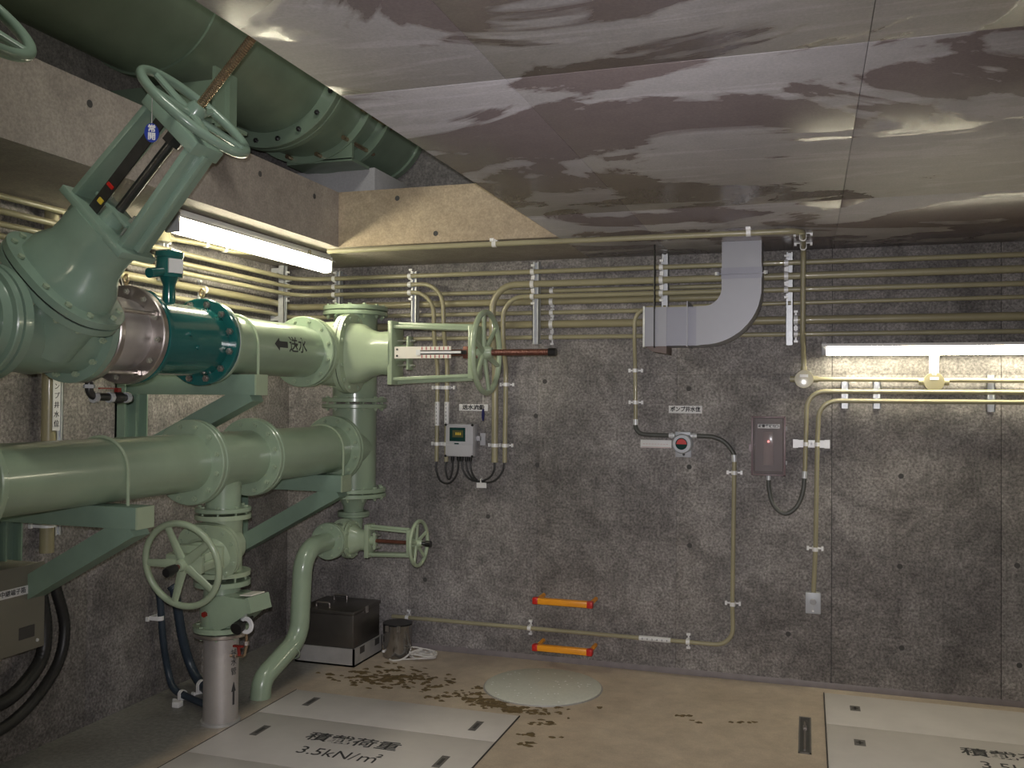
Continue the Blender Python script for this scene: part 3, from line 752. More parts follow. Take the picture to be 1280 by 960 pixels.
dp = thing('drain_pipe', 'slim green drain pipe bending down in the corner and into the floor', 'pipe', (.58, -.95, 0))
part('barrel', G().tube(rounded([(HX, -.575, DZ), (HX, -.845, DZ - .005), (.60, -.85, .245), (.556, -1.150, .095), (.555, -1.16, -.02)], [.14, .15, .13], 9), .0545, 28), 'green', dp)
flange(dp, (HX, -.572, DZ), R=.108, t=.018, rin=.04)
part('weld_ring', G().torus((.594, -.925, .192), (-.05, -.9, -.5), .054, .0035, 32, 6), 'green', dp)
bolts(dp, (HX, -.566, DZ), Y, .088, 8, .009, .03)

# --- steel brackets
def bracket(label, y, zt, h, w, post0, post1, xe=.75, drop=.385, strap=None):
    r = thing('pipe_bracket', label, 'bracket', (0, y, post0), 'green pipe brackets')
    t = .008
    def channel(g, a, b, hint, hh, ww):
        a = V(a); b = V(b); u_, v_, w_ = basis(b - a, hint); Rm = Matrix((u_, v_, w_)).transposed(); L = (b - a).length; c = (a + b) / 2
        g.box(c + v_ * (ww / 2 - t / 2), (hh, t, L), Rm)
        g.box(c + u_ * (hh / 2 - t / 2), (t, ww, L), Rm); g.box(c - u_ * (hh / 2 - t / 2), (t, ww, L), Rm)
    g = G().mm(.0, xe - .006, y - w / 2, y + w / 2, zt - h, zt, .003)
    part('beam', g, 'green_steel', r)
    part('end_plate', G().mm(xe - .007, xe + .002, y - w / 2, y + w / 2, zt - h, zt), 'green_valve', r)
    g = G(); a = V((xe - .03, y, zt - h + .012)); b = V((.05, y, zt - h - drop))
    g.bar(a - V((.01, 0, .0)), b, w * .98, .092, (0, 0, 1))
    part('brace', g, 'green_steel', r)
    g = G().mm(.0, .012, y - .085, y + .085, post0, post1).mm(0, .06, y - .085, y - .077, post0, post1).mm(0, .06, y + .077, y + .085, post0, post1).mm(0, .06, y - .004, y + .004, post0, post1)
    part('wall_post', g, 'green_steel', r)
    if strap:
        cx_, cz_, rr = strap
        pts = [(cx_ + rr, y, zt - .02)] + [(cx_ + rr * math.cos(q), y, cz_ + rr * math.sin(q)) for q in [PI * i / 20 for i in range(21)]] + [(cx_ - rr, y, zt - .02)]
        part('u_bolt', G().tube(pts, .007, 10), 'green_valve', r)
    return r
bracket('upper green wall bracket holding the stencilled pipe', -1.545, UZ - RP - .002, .10, .10, 1.30, 1.80, .79, .33, (UX, UZ, RP + .006))
bracket('lower left green wall bracket beside the olive box', -2.335, LZ - .136, .088, .10, .72, 1.20, .77, .36, (LX(-2.33), LZ, .141))
bracket('lower green wall bracket nearest the corner', -.63, LZ - RL - .002, .095, .11, .66, 1.16, .77, .36, (LX(-.63), LZ, RL + .007))

# --- copy of the big valve for the neighbouring line (only its handwheel reaches the frame)
def copy_tree(o, parent=None):
    c = o.copy(); C.objects.link(c)
    if parent: c.parent = parent
    for ch in list(o.children): copy_tree(ch, c)
    return c
v1b = copy_tree(v1); v1b.location = (UX, VY - 0.955, UZ - RF)
v1b['label'] = 'second tilted valve at the top left corner, only its handwheel rim in view'

# --- drain cock under the big valve
bc = thing('drain_cock', 'dark drain elbow with dark red lever cock under the stainless coupling', 'tap', (.5, -2.28, 1.58))
part('pipe', G().tube(rounded([(.5, -2.36, 1.72), (.5, -2.355, 1.592), (.5, -2.11, 1.585)], .035, 7), .0165, 14), 'dark_steel', bc)
for y in (-2.325, -2.235, -2.135): part('union_nut', G().cyl((.5, y - .010, 1.587), (.5, y + .010, 1.587), .0235, 8), 'zinc', bc)
part('union_nut', G().cyl((.5, -2.357, 1.625), (.5, -2.357, 1.64), .0235, 8), 'zinc', bc)
part('cock_body', G().lathe((.5, -2.225, 1.587), Y, [(0, .012), (.02, .024), (.05, .026), (.08, .012)], 16), 'dark_steel', bc)
part('lever', G().mm(.495, .505, -2.30, -2.185, 1.622, 1.628).mm(.49, .51, -2.20, -2.18, 1.60, 1.628), 'dark_red', bc, 'dark red lever')

# ------------------------------------------------------------------ conduits
cg = G()
cg.mm(-.0225, .0225, -.010, .0, -.012, .012)
CLIP = {}
def clip_mesh(r, depth):
    """saddle: foot plate on the wall, stand-off and a strap over the pipe; local z = out of wall, x = along the pipe"""
    k = (round(r, 4), round(depth, 3))
    if k not in CLIP:
        g = G(); e = r + .012; b = -depth
        g.mm(-.0045, .0045, -e - .018, e + .018, b, b + .004)
        g.mm(-.011, .011, -e - .020, -e - .008, b, b + .016); g.mm(-.011, .011, e + .008, e + .020, b, b + .016)
        if depth > r + .01: g.mm(-.010, .010, -r * .8, r * .8, b, -r)
        n = 9
        ring = [[V((x, (r + .0032) * math.cos(PI * i / (n - 1)), (r + .0032) * math.sin(PI * i / (n - 1)))) for x in (-.011, .011)] + [V((x, r * .98 * math.cos(PI * i / (n - 1)), r * .98 * math.sin(PI * i / (n - 1)))) for x in (.011, -.011)] for i in range(n)]
        g.loft(ring)
        g.mm(-.011, .011, -r - .003, -r + .002, b, .002); g.mm(-.011, .011, r - .002, r + .003, b, .002)
        CLIP[k] = mesh('saddle_clip', g, 'clip')
    return CLIP[k]
def clip_at(o, p, along, out, r, depth):
    u_, v_, w_ = V(along), V(out).cross(V(along)), V(out)
    c = bpy.data.objects.new('saddle_clip', clip_mesh(r, depth)); C.objects.link(c); c.parent = o
    m = Matrix((u_, v_, w_)).transposed().to_4x4(); m.translation = V(p) - rootloc(o); c.matrix_local = m
def conduit(label, pts, r, rad=.12, clips=(), mat='conduit', n=12, group='steel conduits on the walls'):
    p = rounded(pts, rad, 8)
    o = solo('conduit', G().tube(p, r, n), mat, label, 'conduit', pts[0], group)
    for (q, along, out, dep) in clips: clip_at(o, q, along, out, r, dep)
    return o
XA, ZA, YN, XP = (1, 0, 0), (0, 0, 1), (0, -1, 0), (1, 0, 0)
def bx(x, y, z, dep): return ((x, y, z), XA, YN, dep)
FL = .118   # stand-off of the front layer
F1, F2, F3 = 2.358, 2.304, 2.254
FR2, FR3 = 2.284, 2.209
sx = [.394, .927, 1.73, 2.504, 3.195]
conduit('topmost wall conduit running right round the corner', [(FL, YF + .1, F1), (FL, -FL, F1), (XR - .05, -FL, F1)], .0145, .16,
        [bx(x, -FL, F1, .022) for x in sx] + [((FL, -.20, F1), Y, XP, .022), ((FL, -1.37, F1), Y, XP, .022)])
conduit('second wall conduit from the corner, bending down left of the flow display', [(FL, YF + .1, F2), (FL, -FL, F2), (1.150, -FL, F2), (1.152, -.10, 2.02), (1.152, -.035, 1.80), (1.151, -.035, 1.195)], .0135, [.16, .15, .2, .2],
        [bx(.394, -FL, F2, .022), bx(.927, -FL, F2, .022), ((FL, -.20, F2), Y, XP, .022), ((FL, -1.37, F2), Y, XP, .022), ((1.151, -.035, 1.66), ZA, YN, .034), ((1.151, -.035, 1.305), ZA, YN, .034)])
conduit('third wall conduit from the corner, the outer left drop beside the flow display', [(FL, YF + .1, F3), (FL, -FL, F3), (1.088, -FL, F3), (1.088, -.10, 1.98), (1.087, -.035, 1.78), (1.086, -.035, 1.195)], .0135, [.16, .15, .2, .2],
        [bx(.394, -FL, F3, .022), bx(.927, -FL, F3, .022), ((FL, -.20, F3), Y, XP, .022), ((FL, -1.37, F3), Y, XP, .022), ((1.086, -.035, 1.66), ZA, YN, .034), ((1.086, -.035, 1.305), ZA, YN, .034)])
conduit('thick conduit from the right, bending down behind the sideways handwheel', [(XR - .05, -FL, FR2), (1.475, -FL, FR2), (1.473, -.10, 1.98), (1.472, -.04, 1.78), (1.474, -.04, 1.20)], .0205, [.17, .2, .2],
        [bx(x, -FL, FR2, .029) for x in sx[2:]] + [((1.474, -.04, 1.305), ZA, YN, .039)])
conduit('slim conduit from the right, dropping just right of the sideways handwheel', [(XR - .05, -FL, FR3), (1.545, -FL, FR3), (1.542, -.10, 1.95), (1.541, -.035, 1.77), (1.537, -.035, 1.20)], .0145, [.14, .2, .2],
        [bx(x, -FL, FR3, .022) for x in sx[2:]] + [((1.541, -.035, 1.68), ZA, YN, .034), ((1.537, -.035, 1.305), ZA, YN, .034)])
WL = .034
def wl(label, z, r, zl=None, mat='conduit', yl=YF + .1, xe=None):
    zl = zl or z
    tail = [(xe, -WL, z), (xe + .03, -r - .004, z)] if xe else [(XR - .05, -WL, z)]
    return conduit(label, [(WL + .004, yl, zl), (WL + .004, -.3, zl), (WL + .004, -.05, z), (.35, -WL, z)] + tail if yl < -1 else [(.30, -r - .004, z), (.33, -WL, z)] + tail, r, .08,
            [bx(1.827, -WL, z, WL - .003)] + ([] if xe else [bx(3.245, -WL, z, WL - .003)]) + ([((WL + .004, -.98, zl), Y, XP, WL)] if yl < -1 else []), mat)
wl('wall-hugging conduit behind the struts, uppermost of the back layer', 2.250, .0135, yl=0, xe=2.93)
wl('thick olive conduit behind the struts, carried round the corner', 2.186, .0215, 2.200, 'conduit_thick', xe=2.95)
wl('slim conduit behind the struts, carried round the corner below the thick olive one', 2.118, .0135, 2.128, xe=2.97)
wl('thick olive conduit behind the struts level with the duct mouth', 2.047, .0235, mat='conduit_thick', yl=0)
wl('lowest slim conduit of the bank behind the struts', 1.968, .0135, yl=0)
conduit('slim conduit curving down just left of the duct mouth', [(XR - .05, -.085, 2.150), (3.2, -.085, 2.138), (2.346, -.085, 2.128), (2.342, -.07, 1.95), (2.341, -.035, 1.80), (2.346, -.035, 1.465)], .0115, [.3, .10, .15, .15],
        [((2.341, -.035, 1.766), ZA, YN, .034), ((2.343, -.035, 1.578), ZA, YN, .034)])
conduit('conduit along the underside of the ceiling below the hatch lip', [(.72, -.785, 2.420), (3.285, -.76, 2.420), (3.285, -.155, 2.420), (3.283, -.155, 1.95), (3.289, -.04, 1.84), (3.289, -.04, 1.752)], .0145, [.07, .07, .1, .1],
        [((1.712, -.776, 2.420), XA, (0, 0, -1), .024), ((3.03, -.763, 2.420), XA, (0, 0, -1), .024), ((3.285, -.55, 2.420), Y, (0, 0, -1), .024), ((3.285, -.25, 2.420), Y, (0, 0, -1), .024)])
conduit('ceiling conduit feeding the left strip light', [(.12, YF + .1, 2.42), (.12, -1.50, 2.42)], .0145, .1, (), )
lf = conduit('short bent conduit between the round box and the left strip light', [(.125, -1.40, 2.418), (.185, -1.20, 2.418), (.185, -.93, 2.418), (.38, -.80, 2.418), (.615, -.80, 2.418)], .0135, .12,
        [((.187, -1.17, 2.418), Y, (0, 0, -1), .026), ((.186, -1.00, 2.418), Y, (0, 0, -1), .026), ((.42, -.80, 2.418), XA, (0, 0, -1), .026)])
rb = thing('junction_box', 'small beige conduit box under the ceiling behind the tilted valve', 'junction box', (.12, -1.45, 2.39))
part('body', G().lathe((.122, -1.45, 2.444), (0, 0, -1), [(0, 0), (0, .045), (.045, .045), (.045, .048), (.052, .046), (.052, 0)], 24), 'conduit', rb)
part('hub', G().cyl((.12, -1.52, 2.42), (.122, -1.48, 2.42), .020, 12).cyl((.125, -1.42, 2.42), (.13, -1.38, 2.42), .020, 12), 'conduit', rb)

# struts
def strut(label, p, L, out, side, w=.041, dep=.041, feet=True, reach=.06):
    """vertical C channel: p = bottom centre at its back, out = open direction, side = across"""
    o = V(out); s_ = V(side); p = V(p); t = .004; z = V((0, 0, 1))
    Rm = Matrix((s_, o, z)).transposed()
    r = thing('strut_channel', label, 'strut', p - o * reach, 'galvanised strut channels')
    c = p + z * L / 2
    g = G().box(c + o * (t / 2), (w, t, L), Rm)
    for sg in (-1, 1):
        g.box(c + o * (dep / 2) + s_ * sg * (w / 2 - t / 2), (t, dep, L), Rm)
        g.box(c + o * (dep - t / 2) + s_ * sg * (w / 2 - .006), (.012, t, L), Rm)
    part('channel', g, 'zinc', r)
    if feet:
        for zz in (.03, L - .03):
            part('standoff', G().box(p + z * zz - o * reach / 2, (.03, reach, .03), Rm).cyl(p + z * zz, p + z * zz + o * .012, .009, 6), 'zinc', r)
    return r
def sb(label, x, z0, z1): strut(label, (x + .012, -.060, z0), z1 - z0, YN, XA)
sb('strut behind the top of the header, nearest the corner', .400, 2.13, 2.41)
sb('strut above the sideways valve bonnet', .935, 2.04, 2.39)
sb('bright strut above the tip of the brown valve stem', 1.735, 1.925, 2.42)
sb('strut rising behind the duct mouth', 2.510, 2.06, 2.44)
sb('strut just right of the duct elbow', 3.200, 1.905, 2.42)
strut('strut on the left wall nearest the corner', (.058, -.215, 2.07), .37, XP, Y)
strut('strut on the left wall behind the teal terminal head', (.058, -1.385, 2.20), .235, XP, Y)
sp_ = [('pair strut at the left end of the lower lamp conduits', 3.505, 1.555, 1.705), ('strut second from left on the lower lamp conduits', 3.669, 1.555, 1.705), ('strut at the right end of the lower lamp conduits', 4.231, 1.545, 1.74)]

# lower right conduits below the wall lamp
conduit('uppermost lamp conduit joining the two round boxes', [(3.325, -.036, 1.716), (XR - .05, -.036, 1.700)], .0125, .1, ())
conduit('middle lamp conduit bending down to the smoky box', [(XR - .05, -.056, 1.648), (3.305, -.056, 1.648), (3.303, -.052, 1.45), (3.296, -.050, 1.185)], .0125, [.10, .1],
        [((3.302, -.050, 1.355), ZA, YN, .030)])
conduit('lowest lamp conduit dropping to the grey switch', [(XR - .05, -.056, 1.597), (3.372, -.056, 1.597), (3.362, -.052, 1.40), (3.354, -.050, .79), (3.344, -.045, .535)], .0125, [.10, .1, .1],
        [((3.360, -.050, 1.355), ZA, YN, .030), ((3.352, -.050, .775), ZA, YN, .045)])
for lb, x, z0, z1 in sp_:
    strut(lb, (x, -.004, z0), z1 - z0, YN, XA, .041, .026 if x < 4 else .026, False, .004)
cr = thing('strut_channel', 'short level strut carrying the two drops beside the smoky box', 'strut', (3.33, 0, 1.34), 'galvanised strut channels')
part('channel', G().mm(3.235, 3.425, -.005, -.001, 1.335, 1.376).mm(3.235, 3.425, -.022, -.001, 1.335, 1.339).mm(3.235, 3.425, -.022, -.001, 1.372, 1.376).mm(3.235, 3.425, -.024, -.020, 1.335, 1.345).mm(3.235, 3.425, -.024, -.020, 1.366, 1.376), 'clip', cr)
part('end_cap', G().mm(3.232, 3.260, -.027, 0, 1.332, 1.379), 'clip', cr); part('end_cap', G().mm(3.400, 3.428, -.027, 0, 1.332, 1.379), 'clip', cr)
def jbox(label, x, z):
    r = thing('junction_box', label, 'junction box', (x, 0, z))
    part('body', G().lathe((x, -.001, z), YN, [(0, 0), (0, .050), (.052, .050), (.052, .046), (.052, 0)], 32).cyl((x - .075, -.036, z + .001), (x + .075, -.036, z - .001), .018, 14), 'conduit', r)
    part('cover', G().lathe((x, -.053, z), YN, [(0, 0), (0, .052), (.008, .050), (.010, 0)], 32), 'conduit_thick', r)
    part('label_strip', G().mm(x - .022, x + .022, -.0645, -.0625, z + .010, z + .026), 'white', r)
    return r
j1 = jbox('round beige conduit box left of the wall lamp', 3.290, 1.716)
part('hub', G().cyl((3.289, -.036, 1.75), (3.289, -.036, 1.785), .018, 14), 'conduit', j1)
j2 = jbox('round beige conduit box under the middle of the wall lamp', 3.953, 1.702)
part('riser', G().cyl((3.953, -.04, 1.74), (3.953, -.06, 1.86), .024, 18), 'lamp_white', j2)

# right-hand loop, bottom run
conduit('conduit running low along the wall from the steel box and up to the detector', [(.79, -.035, .200), (2.912, -.035, .200), (2.906, -.035, .44), (2.914, -.035, 1.255)], .0125, [.10, .3],
        [((.895, -.035, .2), XA, YN, .034), ((1.704, -.035, .2), XA, YN, .034), ((2.657, -.035, .2), XA, YN, .034), ((2.907, -.035, .436), ZA, YN, .034), ((2.913, -.035, 1.182), ZA, YN, .034)])
def marker(label, a, b, r, n):
    a = V(a); b = V(b); d = (b - a).normalized(); L = (b - a).length
    o = thing('conduit_marker', label, 'label', a)
    part('sleeve', G().cyl(a, b, r, 14), 'white', o)
    g = G()
    for i in range(n):
        q = a + d * L * (i + .7) / (n + .4)
        for dx, dz, lx, lz in ((0, .003, .007, .0016), (0, -.003, .008, .0016), (.001, 0, .0016, .009)):
            al = dx if abs(d.x) > .5 else dz
            if abs(d.x) > .5: g.mm(q.x + dx - lx / 2, q.x + dx + lx / 2, q.y - r - .0012, q.y - r + .001, q.z + dz - lz / 2, q.z + dz + lz / 2)
            else: g.mm(q.x + dx - lx / 2, q.x + dx + lx / 2, q.y - r - .0012, q.y - r + .001, q.z + dz - lz / 2, q.z + dz + lz / 2)
    part('print', g, 'ink', o)
marker('white printed sleeve on the low conduit right of the orange rungs', (2.375, -.035, .2), (2.558, -.035, .2), .0155, 6)
marker('white printed sleeve on the left of the two drops beside the display', (1.087, -.035, 1.57), (1.087, -.035, 1.42), .0155, 6)
marker('white printed sleeve on the right of the two drops beside the display', (1.1515, -.035, 1.57), (1.1515, -.035, 1.42), .0155, 6)

# ------------------------------------------------------------------ lamps
def tube_lamp(label, c, L, axis, up_, with_hood=True, sc=1.0):
    a = V(axis).normalized(); u_ = V(up_); s_ = a.cross(u_).normalized(); c = V(c)
    Rm = Matrix((s_, u_, a)).transposed()
    r = thing('strip_light', label, 'lamp', c + u_ * .05, 'fluorescent strip lights')
    part('housing', G().box(c + u_ * .056, (.060, .034, L - .02), Rm, .004).prism([(-.057, .028), (-.057, .032), (-.03, .044), (.03, .044), (.057, .032), (.057, .028), (.028, .040), (-.028, .040)], c - a * (L / 2 - .005), s_, u_, (L - .01) * (1 if s_.cross(u_).dot(a) > 0 else -1)), 'lamp_white', r)
    for sg in (-1, 1):
        part('tube_holder', G().box(c + a * sg * (L / 2 - .008) + u_ * .012, (.072, .092, .018), Rm, .004), 'lamp_cap' if sg * a.y < 0 or sg * a.x < 0 else 'lamp_white', r)
    part('tube', G().lathe(c - u_ * .004 - a * (L / 2 - .02), a, [(0, 0), (0, .032), (L - .04, .032), (L - .04, 0)], 24), 'tube', r)
    return r
tube_lamp('lit strip light under the ceiling beside the hatch lip', (.578, -1.245, 2.368), 1.42, (0, 1, 0), (0, 0, 1))
# the next lamps of the same kind, out of the frame to the left and behind the photographer
tube_lamp('lit strip light of the same row, beyond the left edge of the frame', (.578, -5.05, 2.368), 1.48, (0, 1, 0), (0, 0, 1))
# wall lamp: housing above the tube with a lip, lit from below
L2 = 1.30; x0 = 3.382; xc = x0 + L2 / 2
r = thing('strip_light', 'lit strip light fixed to the wall at the right edge', 'lamp', (xc, -.01, 1.90), 'fluorescent strip lights')
part('housing', G().mm(x0, x0 + L2, -.062, -.001, 1.846, 1.905, .003), 'lamp_white', r)
part('hood', G().prism([(-.001, .040), (-.150, .034), (-.156, .022), (-.158, .022), (-.152, .038), (-.001, .044)], (x0, 0, 1.868), (0, 1, 0), (0, 0, 1), L2), 'lamp_white', r)
part('tube', G().cyl((x0 + .03, -.105, 1.873), (x0 + L2 - .03, -.105, 1.873), .029, 20), 'tube', r)
for x in (x0 + .012, x0 + L2 - .012): part('tube_holder', G().mm(x - .012, x + .012, -.145, -.02, 1.842, 1.915, .003), 'lamp_cap', r)

# ------------------------------------------------------------------ duct
dz0, dz1, dy0, dy1 = 1.888, 2.102, -.385, -.165
du = thing('ventilation_duct', 'grey-blue square ventilation duct elbow coming down from the ceiling', 'duct', (2.85, -.27, 1.888))
def sq(x0, x1, z0, z1): return None
part('mouth_section', G().mm(2.455, 2.575, dy0, dy1, dz0, dz1), 'duct', du)
part('mouth_rim', G().mm(2.446, 2.456, dy0 - .004, dy1 + .004, dz0 - .005, dz1 + .006), 'sealant', du, 'pale rim of the open end')
part('straight_section', G().mm(2.575, 2.735, dy0 + .002, dy1 - .002, dz0 + .002, dz1 - .002), 'duct_dark', du)
part('seam_flange', G().mm(2.685, 2.691, dy0 - .010, dy1 + .01, dz0 - .004, dz1 + .028), 'duct', du)
# elbow in the x-z plane
xr0, xr1 = 2.868, 3.076; rin = .095
cxe, cze = xr0 - rin, dz1 + rin
rings = [[V((2.735, y, z)) for y, z in ((dy0, dz0), (dy1, dz0), (dy1, dz1), (dy0, dz1))]]
for i in range(15):
    q = -PI / 2 + PI / 2 * i / 14
    ro = xr1 - cxe
    rings.append([V((cxe + R_ * math.cos(q), y, cze + R_ * math.sin(q))) for y, R_ in ((dy0, ro), (dy1, ro), (dy1, rin), (dy0, rin))])
rings.append([V((x, y, 2.262)) for y, x in ((dy0, xr1), (dy1, xr1), (dy1, xr0), (dy0, xr0))])
part('elbow', G().loft(rings), 'duct', du)
part('riser_section', G().mm(xr0 + .001, xr1 - .001, dy0 + .001, dy1 - .001, 2.262, HC), 'duct', du)
part('joint_band', G().mm(xr0 - .002, xr1 + .002, dy0 - .002, dy1 + .002, 2.245, 2.305), 'duct_dark', du)
part('hanger_angle', G().mm(xr0 - .03, xr1 + .03, dy0 - .012, dy0 - .003, 2.268, 2.274), 'duct_dark', du)
for x in (xr0 - .022, xr1 + .022): part('hanger_nut', G().cyl((x, dy0 - .02, 2.262), (x, dy0 - .02, 2.28), .012, 8), 'zinc', du)
part('hood', G().prism([(0, 0), (.122, 0), (.122, -.042), (.045, -.028)], (2.452, dy0 + .01, dz0), (1, 0, 0), (0, 0, 1), -(dy1 - dy0 - .02)), 'brown_hood', du, 'brown mesh flap under the mouth')
hr = thing('hanger_rod', 'thin dark rod hanging the duct mouth from the ceiling', 'rod', (2.509, -.39, 2.1))
part('rod', G().cyl((2.509, -.392, 2.09), (2.509, -.392, HC), .005, 8), 'black', hr)
part('strap', G().mm(2.5055, 2.5125, -.392, -.386, dz0 - .008, dz1 + .006).mm(2.5055, 2.5125, -.392, -.15, dz0 - .008, dz0 - .002), 'black', hr)

# ------------------------------------------------------------------ wall devices
def plate(name, label, cat, x0, x1, z0, z1, t=.003, mat='white'):
    return solo(name, G().mm(x0, x1, -t, 0, z0, z1, .0008), mat, label, cat, ((x0 + x1) / 2, 0, z0))
sg1 = plate('name_plate', 'small white plate reading ポンプ井水位 above the round red dial', 'sign', 2.535, 2.728, 1.517, 1.561)
text('ポンプ井水位', .031, (2.6315, -.0032, 1.539), (1, 0, 0), (0, 0, 1), 'ink', sg1, squash=.93, bold=.0011)
sg2 = plate('name_plate', 'small white plate reading 送水流量 above the flow display, half behind a blue tag', 'sign', 1.222, 1.413, 1.515, 1.557)
text('送水流量', .033, (1.3175, -.0032, 1.536), (1, 0, 0), (0, 0, 1), 'ink', sg2, squash=1.12, bold=.0011)
sg3 = plate('notice_strip', 'white strip with faint red print left of the round red dial', 'sign', 2.370, 2.552, 1.311, 1.358)
g = G()
for i in range(9): g.mm(2.385 + i * .017, 2.385 + i * .017 + .011, -.0036, -.003, 1.333, 1.3345)
g.mm(2.375, 2.547, -.0036, -.003, 1.314, 1.3158)
part('faint_print', g, 'redink', sg3)

mo = thing('flow_display', 'light grey wall display unit with dark green screen', 'display', (1.258, 0, 1.231))
part('housing', G().mm(1.168, 1.350, -.095, -.002, 1.233, 1.434, .006), 'grey_box', mo)
part('lower_flap', G().mm(1.170, 1.348, -.0985, -.094, 1.236, 1.305, .002), 'grey_box', mo)
sc_ = part('screen', G().mm(1.196, 1.300, -.098, -.0945, 1.327, 1.412, .001), 'lcd_frame', mo, 'dark green screen')
part('readout', G().mm(1.216, 1.287, -.0988, -.0978, 1.352, 1.396), 'lcd', sc_)
g = G()
for i in range(4): g.mm(1.236 + i * .010, 1.242 + i * .010, -.0996, -.0987, 1.366, 1.382)
part('digits', g, 'yellow', sc_)
part('key', G().mm(1.228, 1.258, -.0985, -.0945, 1.309, 1.317), 'lcd_frame', mo)
for x in (1.170, 1.346):
    for z in (1.236, 1.428): part('corner_screw', G().cyl((x, -.0945, z), (x, -.099, z), .008, 10), 'black', mo)
GL = [1.200, 1.240, 1.262, 1.292, 1.318]
for x in GL: part('cable_gland', G().lathe((x, -.05, 1.235), (0, 0, -1), [(0, 0), (0, .011), (.022, .012), (.034, .009), (.034, 0)], 12), 'black', mo)
part('side_tag', G().mm(1.374, 1.408, -.03, -.026, 1.303, 1.378).mm(1.35, 1.38, -.03, -.026, 1.33, 1.36), 'grey_box', mo, 'pale blue-grey side plate')
def cable(label, pts, r, mat='rubber', cat='cable', group='black cables under the flow display', n=10, raw=False):
    return solo('cable', G().tube(spline(pts, 10) if not raw else pts, r, n), mat, label, cat, pts[0], group)
cable('inner black cable loop from the flow display to the left drops', [(1.151, -.035, 1.20), (1.148, -.04, 1.15), (1.168, -.05, 1.092), (1.186, -.05, 1.098), (1.200, -.05, 1.16), (1.200, -.05, 1.205)], .0065)
cable('outer black cable loop from the flow display to the far left drop', [(1.086, -.035, 1.20), (1.086, -.04, 1.14), (1.120, -.05, 1.075), (1.180, -.05, 1.063), (1.228, -.05, 1.12), (1.240, -.05, 1.205)], .0065)
cable('left black cable bending right into the white tie under the display', [(1.262, -.05, 1.205), (1.268, -.05, 1.15), (1.310, -.05, 1.095), (1.380, -.045, 1.080), (1.440, -.04, 1.105), (1.470, -.04, 1.15), (1.474, -.04, 1.205)], .0065)
cable('middle black cable bending right into the white tie under the display', [(1.292, -.052, 1.205), (1.298, -.052, 1.15), (1.335, -.056, 1.098), (1.390, -.052, 1.076), (1.470, -.05, 1.085), (1.522, -.042, 1.14), (1.537, -.035, 1.205)], .0065)
cable('rightmost black cable dropping into the white tie under the display', [(1.318, -.052, 1.205), (1.322, -.052, 1.155), (1.345, -.06, 1.11), (1.372, -.064, 1.085)], .0065)
tt = thing('cable_tag', 'white tag tied round the black cables right below the flow display', 'tag', (1.40, -.07, 1.04))
part('tag_plate', G().mm(1.368, 1.432, -.073, -.070, 1.043, 1.075), 'white', tt)
part('tie', G().torus((1.395, -.054, 1.08), (1, 0, .1), .020, .0035, 20, 6), 'white', tt)

gd = thing('level_detector', 'grey round-dial detector with half red window between two hoses', 'detector', (2.62, 0, 1.262))
part('back_plate', G().mm(2.578, 2.668, -.020, -.001, 1.262, 1.408, .002), 'grey_cast', gd)
part('housing', G().lathe((2.622, -.018, 1.342), YN, [(0, 0), (0, .058), (.058, .056), (.066, .050), (.066, 0)], 40), 'grey_cast', gd)
part('window', G().lathe((2.620, -.082, 1.342), YN, [(0, 0), (0, .035), (.005, .033), (.005, 0)], 32), 'lcd_frame', gd, 'dark round window')
part('red_flag', G().prism([(.029 * math.cos(q), .029 * math.sin(q)) for q in [PI * (-.02 + 1.04 * i / 12) for i in range(13)]], (2.621, -.0872, 1.342), (1, 0, 0), (0, 0, 1), .0015), 'red', gd, 'red half-disc')
part('screw_hole', G().cyl((2.626, -.0195, 1.278), (2.626, -.0225, 1.278), .008, 12), 'black', gd)
part('top_lug', G().mm(2.580, 2.668, -.050, -.018, 1.390, 1.410, .002), 'grey_cast', gd)
for sg_, x in ((-1, 2.565), (1, 2.682)):
    part('hose_union', G().cyl((x - sg_ * .012, -.045, 1.388), (x + sg_ * .022, -.045, 1.388), .014, 10).cyl((x, -.045, 1.388), (x + sg_ * .009, -.045, 1.388), .018, 8), 'zinc', gd)
def flexhose(label, pts, r, mat='flex', ends=True, group='corrugated hoses on the back wall'):
    p = spline(pts, 16); rr = [r * (1.0 if i % 2 else .93) for i in range(len(p))]
    o = solo('flexible_hose', G().tube(p, rr, 12), mat, label, 'hose', pts[0], group)
    return o
def hose_end(parent, a, b, r): part('end_fitting', G().cyl(a, b, r, 12), 'zinc', parent)
h = flexhose('dark hose from the slim conduit down to the left of the round red dial', [(2.346, -.037, 1.468), (2.348, -.040, 1.43), (2.375, -.043, 1.397), (2.43, -.045, 1.389), (2.50, -.045, 1.388), (2.548, -.045, 1.388)], .0135)
hose_end(h, (2.346, -.036, 1.478), (2.347, -.038, 1.445), .016)
h = flexhose('dark hose arching from the round red dial to the conduit on its right', [(2.70, -.045, 1.388), (2.75, -.045, 1.387), (2.80, -.044, 1.383), (2.86, -.042, 1.355), (2.905, -.038, 1.30), (2.913, -.036, 1.265)], .0135)
hose_end(h, (2.9125, -.036, 1.285), (2.914, -.036, 1.245), .016)

